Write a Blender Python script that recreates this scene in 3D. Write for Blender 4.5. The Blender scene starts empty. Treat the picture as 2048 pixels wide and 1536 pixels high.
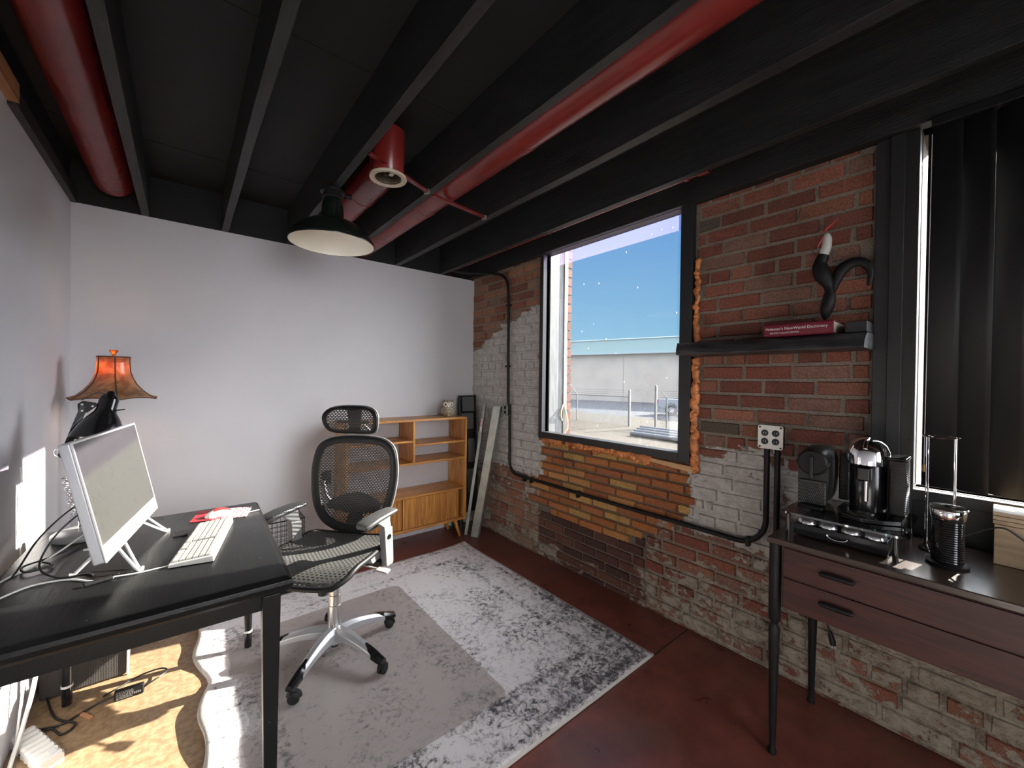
import bpy, bmesh, math, random
from math import sin, cos, pi, radians, atan2, sqrt
from mathutils import Vector, Matrix, noise

C = bpy.context.scene.collection
sc = bpy.context.scene

# ------------------------------------------------------------------ camera
cam_d = bpy.data.cameras.new('camera'); cam = bpy.data.objects.new('camera', cam_d); C.objects.link(cam)
sc.camera = cam
cam_d.sensor_fit = 'HORIZONTAL'; cam_d.sensor_width = 36.0; cam_d.lens = 804.8 / 2048 * 36.0
cam_d.clip_start = 0.02; cam_d.clip_end = 500
YAW, PIT, ROL = 0.684870, -0.0097724, 0.0121402
fw = Vector((sin(YAW)*cos(PIT), cos(YAW)*cos(PIT), sin(PIT)))
rt = fw.cross(Vector((0, 0, 1))).normalized(); up = rt.cross(fw)
r2 = rt*cos(ROL) + up*sin(ROL); u2 = -rt*sin(ROL) + up*cos(ROL)
M = Matrix((r2, u2, -fw)).transposed().to_4x4(); M.translation = Vector((0, 0, 1.4))
cam.matrix_world = M

# ------------------------------------------------------------------ exposure, sky, sun
sc.view_settings.view_transform = 'Standard'; sc.view_settings.look = 'None'
sc.view_settings.exposure = 0.7; sc.view_settings.gamma = 1.0
sc.view_settings.use_curve_mapping = False
sc.cycles.max_bounces = 14; sc.cycles.diffuse_bounces = 8; sc.cycles.glossy_bounces = 5
sc.cycles.transparent_max_bounces = 24; sc.cycles.transmission_bounces = 8
sc.cycles.sample_clamp_indirect = 6.0
sc.cycles.caustics_reflective = False; sc.cycles.caustics_refractive = False

world = bpy.data.worlds.new('sky'); sc.world = world; world.use_nodes = True
nt = world.node_tree; nt.nodes.clear()
wo = nt.nodes.new('ShaderNodeOutputWorld'); bg = nt.nodes.new('ShaderNodeBackground')
tc = nt.nodes.new('ShaderNodeTexCoord'); sp = nt.nodes.new('ShaderNodeSeparateXYZ'); rp = nt.nodes.new('ShaderNodeValToRGB')
nt.links.new(tc.outputs['Generated'], sp.inputs[0]); nt.links.new(sp.outputs['Z'], rp.inputs[0])
# added sky glow on the sun's side, out of view, to brighten the room
vm = nt.nodes.new('ShaderNodeVectorMath'); vm.operation = 'DOT_PRODUCT'; vm.inputs[1].default_value = Vector((.52, -.80, .30)).normalized()
nt.links.new(tc.outputs['Generated'], vm.inputs[0])
hz = nt.nodes.new('ShaderNodeMapRange'); hz.interpolation_type = 'SMOOTHSTEP'; hz.inputs[1].default_value = .15; hz.inputs[2].default_value = .85
nt.links.new(vm.outputs['Value'], hz.inputs[0])
SKY_FILL = 13.0
hm = nt.nodes.new('ShaderNodeMix'); hm.data_type = 'RGBA'; nt.links.new(hz.outputs[0], hm.inputs[0]); nt.links.new(rp.outputs[0], hm.inputs[6]); hm.inputs[7].default_value = (SKY_FILL*.97, SKY_FILL*.98, SKY_FILL*1.02, 1)
nt.links.new(hm.outputs[2], bg.inputs[0]); nt.links.new(bg.outputs[0], wo.inputs[0])
e = rp.color_ramp.elements
e[0].position = 0.0; e[0].color = (0.33, 0.55, 0.70, 1)
e[1].position = 0.62; e[1].color = (0.085, 0.23, 0.60, 1)
q = e.new(0.12); q.color = (0.21, 0.46, 0.68, 1)
q = e.new(0.32); q.color = (0.115, 0.32, 0.64, 1)
SKY = .74; bg.inputs[1].default_value = SKY
SUN_AZ, SUN_EL = radians(10.5), radians(25.4)
sl = bpy.data.lights.new('sun', 'SUN'); sl.energy = 21.0; sl.angle = radians(0.55); sl.color = (1.0, 0.93, 0.82)
so = bpy.data.objects.new('sun', sl); C.objects.link(so); so.location = (12, -3, 8)
to_sun = Vector((cos(SUN_EL)*cos(SUN_AZ), -cos(SUN_EL)*sin(SUN_AZ), sin(SUN_EL)))
so.rotation_euler = to_sun.to_track_quat('Z', 'Y').to_euler()

# ------------------------------------------------------------------ helpers
def tag(o, label=None, cat=None, group=None, kind=None):
    if label: o['label'] = label
    if cat: o['category'] = cat
    if group: o['group'] = group
    if kind: o['kind'] = kind
    return o

class MB:
    def __init__(s): s.bm = bmesh.new(); s.col = None
    def face(s, vs, m=0):
        try:
            f = s.bm.faces.new(vs); f.material_index = m; return f
        except ValueError: return None
    def v(s, p): return s.bm.verts.new(Vector(p))
    def hexa(s, p, m=0):   # 8 points: 4 bottom ccw, 4 top ccw
        v = [s.v(q) for q in p]
        for a in ((3,2,1,0),(4,5,6,7),(0,1,5,4),(1,2,6,5),(2,3,7,6),(3,0,4,7)): s.face([v[i] for i in a], m)
        return s
    def mm(s, a, b, m=0):
        x0,y0,z0 = a; x1,y1,z1 = b
        x0,x1 = sorted((x0,x1)); y0,y1 = sorted((y0,y1)); z0,z1 = sorted((z0,z1))
        return s.hexa([(x0,y0,z0),(x1,y0,z0),(x1,y1,z0),(x0,y1,z0),(x0,y0,z1),(x1,y0,z1),(x1,y1,z1),(x0,y1,z1)], m)
    def obox(s, c, ax, ay, az, m=0):    # centre and three half-axis vectors
        c, ax, ay, az = Vector(c), Vector(ax), Vector(ay), Vector(az)
        return s.hexa([c-ax-ay-az, c+ax-ay-az, c+ax+ay-az, c-ax+ay-az, c-ax-ay+az, c+ax-ay+az, c+ax+ay+az, c-ax+ay+az], m)
    def bar(s, a, b, w, h, upv=(0,0,1), m=0):
        a, b = Vector(a), Vector(b); d = (b-a).normalized(); sd = d.cross(Vector(upv)).normalized(); u = sd.cross(d)
        return s.obox((a+b)/2, (b-a)/2, sd*w/2, u*h/2, m)
    def rings(s, rs, close_u=True, cap=True, m=0):
        vs = [[s.v(p) for p in r] for r in rs]
        n = len(vs[0])
        for i in range(len(vs)-1):
            for j in range(n if close_u else n-1):
                k = (j+1) % n; s.face([vs[i][j], vs[i][k], vs[i+1][k], vs[i+1][j]], m)
        if cap:
            s.face(vs[0][::-1], m); s.face(vs[-1], m)
        return s
    def tube(s, path, r, n=10, closed=False, flat=1.0, upv=None, m=0, cap=True):
        P = [Vector(p) for p in path]; N = len(P)
        rr = r if hasattr(r, '__len__') else [r]*N
        tan = []
        for i in range(N):
            a = P[(i-1) % N] if (closed or i > 0) else P[0]; b = P[(i+1) % N] if (closed or i < N-1) else P[-1]
            t = (b-a); tan.append(t.normalized() if t.length > 1e-9 else Vector((0,0,1)))
        ref = Vector(upv) if upv else (Vector((0,0,1)) if abs(tan[0].z) < .9 else Vector((1,0,0)))
        nrm = (ref - tan[0]*ref.dot(tan[0])).normalized()
        R = []
        for i in range(N):
            nrm = ((Vector(upv) if upv else nrm) - tan[i]*(Vector(upv) if upv else nrm).dot(tan[i]))
            if nrm.length < 1e-6: nrm = tan[i].orthogonal()
            nrm.normalize(); bn = tan[i].cross(nrm)
            R.append([P[i] + nrm*(cos(2*pi*j/n)*rr[i]*flat) + bn*(sin(2*pi*j/n)*rr[i]) for j in range(n)])
        if closed: R.append(R[0]); cap = False
        s.rings(R, True, cap, m)
        if closed: bmesh.ops.remove_doubles(s.bm, verts=s.bm.verts[:], dist=1e-6)
        return s
    def cyl(s, a, b, r0, r1=None, n=20, m=0): return s.tube([a, b], [r0, r0 if r1 is None else r1], n, m=m)
    def lathe(s, prof, c=(0,0,0), n=32, axis=(0,0,1), m=0, cap=False):
        c = Vector(c); az = Vector(axis).normalized(); ax = az.orthogonal().normalized(); ay = az.cross(ax)
        return s.rings([[c + az*z + (ax*cos(2*pi*j/n) + ay*sin(2*pi*j/n))*max(r, 1e-4) for j in range(n)] for r, z in prof], True, cap, m)
    def prism(s, poly, a, b, m=0):     # poly list of 3D points, extruded by vector from a to b
        a, b = Vector(a), Vector(b)
        v0 = [s.v(Vector(p)+a) for p in poly]; v1 = [s.v(Vector(p)+b) for p in poly]
        n = len(poly); s.face(v0[::-1], m); s.face(v1, m)
        for i in range(n): s.face([v0[i], v0[(i+1) % n], v1[(i+1) % n], v1[i]], m)
        return s
    def grid(s, fn, nu, nv, m=0, thick=0):
        vs = [[s.v(fn(i/nu, j/nv)) for j in range(nv+1)] for i in range(nu+1)]
        for i in range(nu):
            for j in range(nv): s.face([vs[i][j], vs[i+1][j], vs[i+1][j+1], vs[i][j+1]], m)
        return s
    def build(s, name, mats, parent=None, loc=None, label=None, cat=None, group=None, kind=None, bevel=0, seg=2, solid=0, sub=0, smooth=38):
        bmesh.ops.recalc_face_normals(s.bm, faces=s.bm.faces[:])
        me = bpy.data.meshes.new(name); s.bm.to_mesh(me); s.bm.free()
        mats = mats if isinstance(mats, (list, tuple)) else [mats]
        for mt in mats: me.materials.append(mt)
        o = bpy.data.objects.new(name, me); C.objects.link(o)
        if smooth:
            me.polygons.foreach_set('use_smooth', [True]*len(me.polygons)); me.set_sharp_from_angle(angle=radians(smooth))
        if parent: o.parent = parent
        elif loc is not None:
            me.transform(Matrix.Translation(-Vector(loc))); o.location = loc
        if solid:
            md = o.modifiers.new('solid', 'SOLIDIFY'); md.thickness = solid; md.offset = 0
        if sub:
            md = o.modifiers.new('sub', 'SUBSURF'); md.levels = sub; md.render_levels = sub
        if bevel:
            md = o.modifiers.new('bevel', 'BEVEL'); md.width = bevel; md.segments = seg; md.limit_method = 'ANGLE'; md.angle_limit = radians(35)
            md.harden_normals = True
        return tag(o, label, cat, group, kind)

def empty(name, loc, label, cat, rz=0, group=None):
    o = bpy.data.objects.new(name, None); C.objects.link(o); o.location = loc; o.rotation_euler = (0, 0, rz)
    o.empty_display_size = .05
    return tag(o, label, cat, group)

def copy_tree(o, parent=None):
    c = o.copy(); C.objects.link(c)
    if parent: c.parent = parent
    for ch in list(o.children): copy_tree(ch, c)
    return c

def arc(c, r, a0, a1, n, u, v):
    c, u, v = Vector(c), Vector(u), Vector(v)
    return [c + u*(r*cos(a0+(a1-a0)*i/n)) + v*(r*sin(a0+(a1-a0)*i/n)) for i in range(n+1)]

def smooth_path(pts, n=8, closed=False):
    P = [Vector(p) for p in pts]; out = []; N = len(P)
    rng = range(N if closed else N-1)
    for i in rng:
        p0 = P[(i-1) % N] if (closed or i > 0) else P[0]; p1 = P[i]; p2 = P[(i+1) % N]
        p3 = P[(i+2) % N] if (closed or i+2 < N) else P[-1]
        for k in range(n):
            t = k/n
            out.append(0.5*((2*p1) + (p2-p0)*t + (2*p0-5*p1+4*p2-p3)*t*t + (3*p1-p0-3*p2+p3)*t**3))
    if not closed: out.append(P[-1])
    return out

# ------------------------------------------------------------------ materials
def mat(name, col, rough=.5, metal=0, var=0, vscale=8, bump=0, bscale=60, col2=None, spec=.5, coat=0, trans=0, aniso=None):
    m = bpy.data.materials.new(name); m.use_nodes = True; t = m.node_tree; b = t.nodes['Principled BSDF']
    b.inputs['Base Color'].default_value = (*col, 1); b.inputs['Roughness'].default_value = rough
    b.inputs['Metallic'].default_value = metal; b.inputs['Specular IOR Level'].default_value = spec
    if coat: b.inputs['Coat Weight'].default_value = coat; b.inputs['Coat Roughness'].default_value = .15
    if trans: b.inputs['Transmission Weight'].default_value = trans
    tc = t.nodes.new('ShaderNodeTexCoord'); mp = t.nodes.new('ShaderNodeMapping'); t.links.new(tc.outputs['Object'], mp.inputs[0])
    if aniso: mp.inputs['Scale'].default_value = aniso
    if var or col2:
        n = t.nodes.new('ShaderNodeTexNoise'); n.inputs['Scale'].default_value = vscale; n.inputs['Detail'].default_value = 6
        t.links.new(mp.outputs[0], n.inputs[0])
        r = t.nodes.new('ShaderNodeValToRGB'); t.links.new(n.outputs[0], r.inputs[0])
        c2 = col2 or tuple(min(1, c*(1+var)) for c in col); c1 = col if col2 else tuple(c*(1-var) for c in col)
        r.color_ramp.elements[0].position = .36; r.color_ramp.elements[0].color = (*c1, 1)
        r.color_ramp.elements[1].position = .64; r.color_ramp.elements[1].color = (*c2, 1)
        t.links.new(r.outputs[0], b.inputs['Base Color'])
    if bump:
        n = t.nodes.new('ShaderNodeTexNoise'); n.inputs['Scale'].default_value = bscale; n.inputs['Detail'].default_value = 5
        t.links.new(mp.outputs[0], n.inputs[0]); bp = t.nodes.new('ShaderNodeBump'); bp.inputs['Strength'].default_value = bump
        bp.inputs['Distance'].default_value = .01; t.links.new(n.outputs[0], bp.inputs['Height']); t.links.new(bp.outputs[0], b.inputs['Normal'])
    return m

class NG:   # small node-graph builder
    def __init__(s, m): s.t = m.node_tree; s.b = s.t.nodes.get('Principled BSDF')
    def n(s, typ, **k):
        x = s.t.nodes.new('ShaderNode'+typ)
        for a, b in k.items(): setattr(x, a, b)
        return x
    def put(s, sock, val):
        if hasattr(val, 'is_output') or isinstance(val, bpy.types.NodeSocket): s.t.links.new(val, sock)
        elif isinstance(val, (tuple, list)) and len(val) == 3 and sock.type == 'RGBA': sock.default_value = (*val, 1)
        else: sock.default_value = val
    def math(s, op, a, b=None, c=None, clamp=False):
        x = s.n('Math', operation=op, use_clamp=clamp); s.put(x.inputs[0], a)
        if b is not None: s.put(x.inputs[1], b)
        if c is not None: s.put(x.inputs[2], c)
        return x.outputs[0]
    def mix(s, f, a, b):
        x = s.n('Mix', data_type='RGBA'); s.put(x.inputs[0], f); s.put(x.inputs[6], a); s.put(x.inputs[7], b); return x.outputs[2]
    def noise(s, vec, scale, detail=5, rough=.5, dist=0):
        x = s.n('TexNoise'); s.put(x.inputs['Vector'], vec); x.inputs['Scale'].default_value = scale
        x.inputs['Detail'].default_value = detail; x.inputs['Roughness'].default_value = rough; x.inputs['Distortion'].default_value = dist
        return x.outputs[0]
    def step(s, v, lo, hi):
        x = s.n('MapRange', interpolation_type='SMOOTHSTEP'); s.put(x.inputs[0], v); x.inputs[1].default_value = lo; x.inputs[2].default_value = hi
        return x.outputs[0]
    def bump(s, h, strength=.3, dist=.01):
        x = s.n('Bump'); x.inputs['Strength'].default_value = strength; x.inputs['Distance'].default_value = dist; s.put(x.inputs['Height'], h)
        s.t.links.new(x.outputs[0], s.b.inputs['Normal'])

M_wall = mat('painted_drywall', (.59, .58, .595), .75, bump=.06, bscale=160, var=.025, vscale=1.5)
M_ceil = mat('black_ceiling_board', (.006, .006, .006), .8, bump=.1, bscale=60)
M_joist = mat('black_painted_timber', (.014, .014, .0145), .55, var=.35, vscale=5, bump=.25, bscale=30, aniso=(8, 1, 8))
M_red = mat('red_pipe_paint', (.19, .018, .015), .27, var=.12, vscale=6, bump=.06, bscale=50)
M_blackframe = mat('black_window_paint', (.018, .018, .019), .5, bump=.15, bscale=40)
M_blk = mat('black_plastic', (.008, .008, .0085), .5, spec=.3)
M_blk_soft = mat('black_rubber', (.012, .012, .013), .6, spec=.35)
M_gloss = mat('gloss_black', (.008, .008, .009), .14)
M_grey = mat('grey_plastic', (.20, .20, .20), .42)
M_silver = mat('painted_silver', (.50, .50, .52), .3, metal=.75)
M_chrome = mat('chrome', (.85, .85, .86), .06, metal=1)
M_brushed = mat('brushed_nickel', (.7, .69, .66), .22, metal=1)
M_white = mat('white_plastic', (.66, .65, .62), .34)
M_cream = mat('cream_metal', (.55, .47, .36), .5)
M_galv = mat('galvanised_steel', (.47, .52, .48), .36, metal=.85, var=.12, vscale=14)
M_wire_b = mat('black_cable', (.012, .012, .012), .45)
M_wire_w = mat('white_cable', (.75, .74, .70), .4)
M_enamel_out = mat('dark_green_enamel', (.008, .012, .009), .22)
M_enamel_in = mat('white_enamel', (.93, .91, .80), .25)
M_oak_wood = mat('raw_timber', (.42, .20, .08), .6, var=.3, vscale=4, aniso=(10, 1, 10))
M_conc_red = None

def wood(name, c1, c2, rough=.4, axis='x', scale=1.0, coat=.15):
    m = bpy.data.materials.new(name); m.use_nodes = True; g = NG(m)
    tc = g.n('TexCoord'); mp = g.n('Mapping'); g.t.links.new(tc.outputs['Object'], mp.inputs[0])
    s = [18, 18, 18]; s['xyz'.index(axis)] = 1.3; mp.inputs['Scale'].default_value = [v*scale for v in s]
    n1 = g.noise(mp.outputs[0], 1.6, 6, .6, 1.2); n2 = g.noise(mp.outputs[0], 9, 4, .6)
    f = g.math('ADD', g.math('MULTIPLY', n1, .75), g.math('MULTIPLY', n2, .25))
    col = g.mix(g.step(f, .36, .62), c1, c2)
    g.put(g.b.inputs['Base Color'], col); g.b.inputs['Roughness'].default_value = rough
    g.b.inputs['Coat Weight'].default_value = coat; g.b.inputs['Coat Roughness'].default_value = .25
    g.bump(f, .12, .004)
    return m
M_teak = wood('honey_oak', (.30, .115, .025), (.62, .29, .075), .42, 'x')
M_teak_v = wood('honey_oak_upright', (.34, .13, .028), (.66, .32, .085), .42, 'z')
M_mahog = wood('mahogany', (.026, .008, .007), (.060, .017, .013), .5, 'y', coat=0)
M_ctop = wood('dark_top', (.030, .018, .014), (.060, .036, .026), .26, 'y', coat=.4)
M_boxwood = wood('pine_crate', (.30, .20, .11), (.46, .33, .20), .6, 'y')

# painted desk wood
M_desk = bpy.data.materials.new('black_painted_desk'); M_desk.use_nodes = True; g = NG(M_desk)
tc = g.n('TexCoord'); mp = g.n('Mapping'); mp.inputs['Scale'].default_value = (30, 2.0, 30); g.t.links.new(tc.outputs['Object'], mp.inputs[0])
gr = g.noise(mp.outputs[0], 2.2, 6, .6, .4); sm = g.noise(tc.outputs['Object'], 5, 4)
vv = g.n('TexVoronoi'); g.put(vv.inputs['Vector'], tc.outputs['Object']); vv.inputs['Scale'].default_value = 26
chip = g.math('LESS_THAN', vv.outputs['Distance'], .055); n3 = g.noise(tc.outputs['Object'], 7, 3)
chip = g.math('MULTIPLY', chip, g.step(n3, .50, .56))
g.put(g.b.inputs['Base Color'], g.mix(chip, (.0065, .0068, .007), (.30, .28, .26)))
g.put(g.b.inputs['Roughness'], g.math('MULTIPLY_ADD', sm, .22, .20)); g.bump(gr, .22, .004); g.b.inputs['Specular IOR Level'].default_value = .3

# floor: red painted concrete, worn to bare tan patches
M_floor = bpy.data.materials.new('worn_red_concrete'); M_floor.use_nodes = True; g = NG(M_floor)
tc = g.n('TexCoord'); sx = g.n('SeparateXYZ'); g.t.links.new(tc.outputs['Object'], sx.inputs[0])
n1 = g.noise(tc.outputs['Object'], 1.6, 6, .6); n2 = g.noise(tc.outputs['Object'], 7, 7, .65); n3 = g.noise(tc.outputs['Object'], 40, 5, .6)
left = g.step(sx.outputs['X'], .55, -.05)
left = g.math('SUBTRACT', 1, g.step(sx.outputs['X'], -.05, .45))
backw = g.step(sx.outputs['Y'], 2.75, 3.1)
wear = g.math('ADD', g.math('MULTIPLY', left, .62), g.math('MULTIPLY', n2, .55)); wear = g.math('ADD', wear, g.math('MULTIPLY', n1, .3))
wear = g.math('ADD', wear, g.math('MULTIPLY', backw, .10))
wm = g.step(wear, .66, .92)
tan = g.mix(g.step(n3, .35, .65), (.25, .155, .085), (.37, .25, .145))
red = g.mix(g.step(n2, .3, .7), (.125, .034, .026), (.215, .062, .044))
stain = g.mix(g.math('MULTIPLY', g.step(n1, .52, .70), .6), red, (.13, .07, .045))
# control joint
jt = g.math('ABSOLUTE', g.math('SUBTRACT', sx.outputs['Y'], 1.115)); jm = g.math('LESS_THAN', jt, .004)
jm = g.math('MULTIPLY', jm, g.math('GREATER_THAN', sx.outputs['X'], 1.2))
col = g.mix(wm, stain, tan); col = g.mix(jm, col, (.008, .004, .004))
g.put(g.b.inputs['Base Color'], col); g.put(g.b.inputs['Roughness'], g.math('MULTIPLY_ADD', n2, .34, .16)); g.bump(n2, .12, .01)

# rug
M_rug = bpy.data.materials.new('distressed_rug'); M_rug.use_nodes = True; g = NG(M_rug)
tc = g.n('TexCoord'); O = tc.outputs['Object']; sx = g.n('SeparateXYZ'); g.t.links.new(O, sx.inputs[0])
RW, RH = 1.80, 1.785      # object origin at the rug centre
ax_ = g.math('ABSOLUTE', sx.outputs['X']); ay_ = g.math('ABSOLUTE', sx.outputs['Y'])
ed = g.math('MINIMUM', g.math('SUBTRACT', RW/2, ax_), g.math('SUBTRACT', RH/2, ay_))
big = g.noise(O, 3.2, 3, .5); mid = g.noise(O, 38, 6, .75); fine = g.noise(O, 120, 4, .7)
rid = g.math('ABSOLUTE', g.math('SUBTRACT', g.noise(O, 15, 3, .5, 1.6), .5)); rid = g.math('SUBTRACT', 1, g.step(rid, .0, .05))
# medallions on a lattice
def latt(sc_, off):
    a = g.math('SUBTRACT', g.math('FRACT', g.math('MULTIPLY_ADD', sx.outputs['X'], sc_, off)), .5)
    b = g.math('SUBTRACT', g.math('FRACT', g.math('MULTIPLY_ADD', sx.outputs['Y'], sc_, off)), .5)
    rr = g.math('SQRT', g.math('ADD', g.math('MULTIPLY', a, a), g.math('MULTIPLY', b, b)))
    th = g.math('ARCTAN2', b, a)
    pet = g.math('MULTIPLY', g.math('SINE', g.math('MULTIPLY', th, 8)), .05)
    w = g.math('SINE', g.math('MULTIPLY', g.math('ADD', rr, pet), 48))
    return g.math('MULTIPLY', g.step(w, .1, .9), g.math('SUBTRACT', 1, g.step(rr, .24, .36)))
med = latt(2.3, .25)
band = g.math('SUBTRACT', 1, g.step(g.math('ABSOLUTE', g.math('SUBTRACT', ed, .24)), .012, .03))
band2 = g.math('SUBTRACT', 1, g.step(g.math('ABSOLUTE', g.math('SUBTRACT', ed, .055)), .008, .02))
inb = g.math('SUBTRACT', 1, g.step(ed, .23, .26))
# darker weave towards the front right border
dx = g.math('ADD', g.math('MULTIPLY', sx.outputs['X'], .55), g.math('MULTIPLY', sx.outputs['Y'], -.55))
dark = g.math('ADD', g.math('MULTIPLY', mid, 1.0), g.math('MULTIPLY', big, .42))
dark = g.math('ADD', dark, g.math('MULTIPLY', rid, .07)); dark = g.math('ADD', dark, g.math('MULTIPLY', med, .10))
dark = g.math('ADD', dark, g.math('MULTIPLY', band, .08)); dark = g.math('ADD', dark, g.math('MULTIPLY', band2, .07))
dark = g.math('ADD', dark, g.math('MULTIPLY', inb, .035)); dark = g.math('ADD', dark, g.math('MULTIPLY', fine, .18)); dark = g.math('ADD', dark, g.math('MULTIPLY', dx, .09))
fm = g.step(dark, .80, 1.12)
col = g.mix(fm, g.mix(big, (.74, .70, .695), (.68, .64, .64)), (.085, .08, .084))
selv = g.math('LESS_THAN', ed, .010); col = g.mix(selv, col, (.52, .49, .45))
g.put(g.b.inputs['Base Color'], col); g.b.inputs['Roughness'].default_value = .95; g.b.inputs['Specular IOR Level'].default_value = .15
g.bump(g.math('ADD', fine, mid), .35, .004)

# see-through chair mat
M_mat = bpy.data.materials.new('frosted_vinyl'); M_mat.use_nodes = True; t = M_mat.node_tree; t.nodes.clear()
g = NG(M_mat); o_ = g.n('OutputMaterial'); tr = g.n('BsdfTransparent'); tr.inputs[0].default_value = (.97, .95, .94, 1)
df = g.n('BsdfDiffuse'); df.inputs[0].default_value = (.50, .46, .45, 1); gl = g.n('BsdfGlossy'); gl.inputs['Roughness'].default_value = .33
m1 = g.n('MixShader'); m1.inputs[0].default_value = .22; m2 = g.n('MixShader'); m2.inputs[0].default_value = .05
g.t.links.new(tr.outputs[0], m1.inputs[1]); g.t.links.new(df.outputs[0], m1.inputs[2]); g.t.links.new(m1.outputs[0], m2.inputs[1]); g.t.links.new(gl.outputs[0], m2.inputs[2]); g.t.links.new(m2.outputs[0], o_.inputs[0])

def glassy(name, tint, glossy=.06, rough=.02, speck=0):
    m = bpy.data.materials.new(name); m.use_nodes = True; m.node_tree.nodes.clear(); g = NG(m)
    o = g.n('OutputMaterial'); tr = g.n('BsdfTransparent'); tr.inputs[0].default_value = (*tint, 1)
    gl = g.n('BsdfGlossy'); gl.inputs['Roughness'].default_value = rough; gl.inputs[0].default_value = (1, 1, 1, 1)
    mx = g.n('MixShader'); mx.inputs[0].default_value = glossy
    g.t.links.new(tr.outputs[0], mx.inputs[1]); g.t.links.new(gl.outputs[0], mx.inputs[2])
    out = mx.outputs[0]
    if speck:
        tcx = g.n('TexCoord'); mpx = g.n('Mapping'); g.t.links.new(tcx.outputs['Object'], mpx.inputs[0]); mpx.inputs['Scale'].default_value = (1, 1, .45)
        v = g.n('TexVoronoi'); g.put(v.inputs['Vector'], mpx.outputs[0]); v.inputs['Scale'].default_value = 22
        msk = g.math('MULTIPLY', g.math('LESS_THAN', v.outputs['Distance'], .05), g.step(g.noise(tcx.outputs['Object'], 9, 2), .5, .55))
        d = g.n('BsdfTranslucent'); d.inputs[0].default_value = (.9, .88, .82, 1); m3 = g.n('MixShader')
        g.put(m3.inputs[0], g.math('MULTIPLY_ADD', msk, .4, .003)); g.t.links.new(out, m3.inputs[1]); g.t.links.new(d.outputs[0], m3.inputs[2]); out = m3.outputs[0]
    g.t.links.new(out, o.inputs[0]); return m
M_pane = glassy('window_glass', (.95, .965, .97), .04, speck=1)
M_glass = glassy('smoked_glass', (.55, .56, .56), .22, .03)
M_gsheet = glassy('green_glass', (.45, .62, .52), .12, .05)

def meshmat(name, col, k, duty, axes=('X', 'Z'), rough=.6):
    m = bpy.data.materials.new(name); m.use_nodes = True; g = NG(m)
    tcx = g.n('TexCoord'); s = g.n('SeparateXYZ'); g.t.links.new(tcx.outputs['Object'], s.inputs[0])
    u = s.outputs[axes[0]]; v = s.outputs[axes[1]]
    row = g.math('FLOOR', g.math('MULTIPLY', v, k))
    uu = g.math('ADD', g.math('MULTIPLY', u, k*.5), g.math('MULTIPLY', g.math('MODULO', row, 2), .5))
    fu = g.math('ABSOLUTE', g.math('SUBTRACT', g.math('FRACT', uu), .5)); fv = g.math('ABSOLUTE', g.math('SUBTRACT', g.math('FRACT', g.math('MULTIPLY', v, k)), .5))
    hole = g.math('MULTIPLY', g.math('LESS_THAN', fu, duty), g.math('LESS_THAN', fv, duty*.95))
    g.b.inputs['Base Color'].default_value = (*col, 1); g.b.inputs['Roughness'].default_value = rough
    g.put(g.b.inputs['Alpha'], g.math('SUBTRACT', 1, hole)); return m
M_mesh = meshmat('back_mesh', (.035, .034, .033), 105, .28)
M_seatmesh = meshmat('seat_mesh', (.085, .082, .078), 85, .25, ('X', 'Y'))
M_grid = meshmat('wire_grid', (.02, .02, .02), 22, .42, ('X', 'Z'))

# ------------------------------------------------------------------ brickwork
WX, LY, LX, YF = 2.215, 3.336, -.494, -2.4      # brick wall face, back wall, left wall, wall behind the camera
ZB, ZC = 2.375, 2.62                              # underside of joists, ceiling
W1 = (1.178, 2.304, .945, 2.600)       # the masonry opening runs up behind the ledger; glass stops at WT
WT = 2.385                   # window 1: y0, y1, z0, z1
W2 = (-1.55, .222, 1.00, 2.40)  # window 2; its unseen bare stretch past the blind is added to brighten the room
import bisect
def interp(xs, ys, x):
    if x <= xs[0]: return ys[0]
    if x >= xs[-1]: return ys[-1]
    i = bisect.bisect(xs, x)-1; t = (x-xs[i])/(xs[i+1]-xs[i]); return ys[i]*(1-t)+ys[i+1]*t
def ybot(y): return interp([.99, 1.11, 1.387, 1.53, 1.93, 2.14, 2.36, 2.53], [.70, .60, .45, .36, .335, .37, .40, .41], y)
def zone(y, z):
    if W1[0]-.085 < y < W1[1]+.055 and .915 < z: return None
    if W2[0] < y < W2[1]+.13 and W2[2]-.02 < z: return None
    left = 2.36 if z > .632 else 2.53; right = 1.10 if z > .77 else (.99 if z > .70 else 1.09)
    if z < .93 and right < y < left and z > ybot(y): return 'yellow'
    if 1.39 < y < 2.36 and z < ybot(y): return 'dark'
    return 'red'
def paint(y, z):
    """how much old paint or lime still clings to the wall here"""
    if y > 2.33:
        topz = interp([2.34, 2.68, 3.29], [2.02, 1.92, 1.66], y)
        if z > topz: return .0 + max(0, .5-(z-topz)*6)
        if z > .64: return .86
        return .38 if z > .22 else .46
    if y < 1.13:
        tz = interp([.2, .6, .74, 1.05, 1.12], [1.0, 1.0, 1.085, 1.035, .93], y)
        if z > tz: return 0
        if z > .58: return .66 if y > .68 else .52
        if z > .42: return .34
        return .50
    if y < 1.40 and z < .62: return .36 if z > .3 else .48
    if z < .12: return .40
    return .05
M_brick = bpy.data.materials.new('old_brick'); M_brick.use_nodes = True; g = NG(M_brick)
at = g.n('Attribute', attribute_name='bc'); ap = g.n('Attribute', attribute_name='pt'); tc = g.n('TexCoord'); O = tc.outputs['Object']
sx = g.n('SeparateXYZ'); g.t.links.new(O, sx.inputs[0])
mpb = g.n('Mapping'); mpb.inputs['Scale'].default_value = (1, .85, 1.15); g.t.links.new(O, mpb.inputs[0])
nA = g.noise(mpb.outputs[0], 24, 9, .80, .15); nB = g.noise(O, 5, 6, .65, .4); nC = g.noise(O, 150, 3, .6); nD = g.noise(O, 60, 5, .7)
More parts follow.
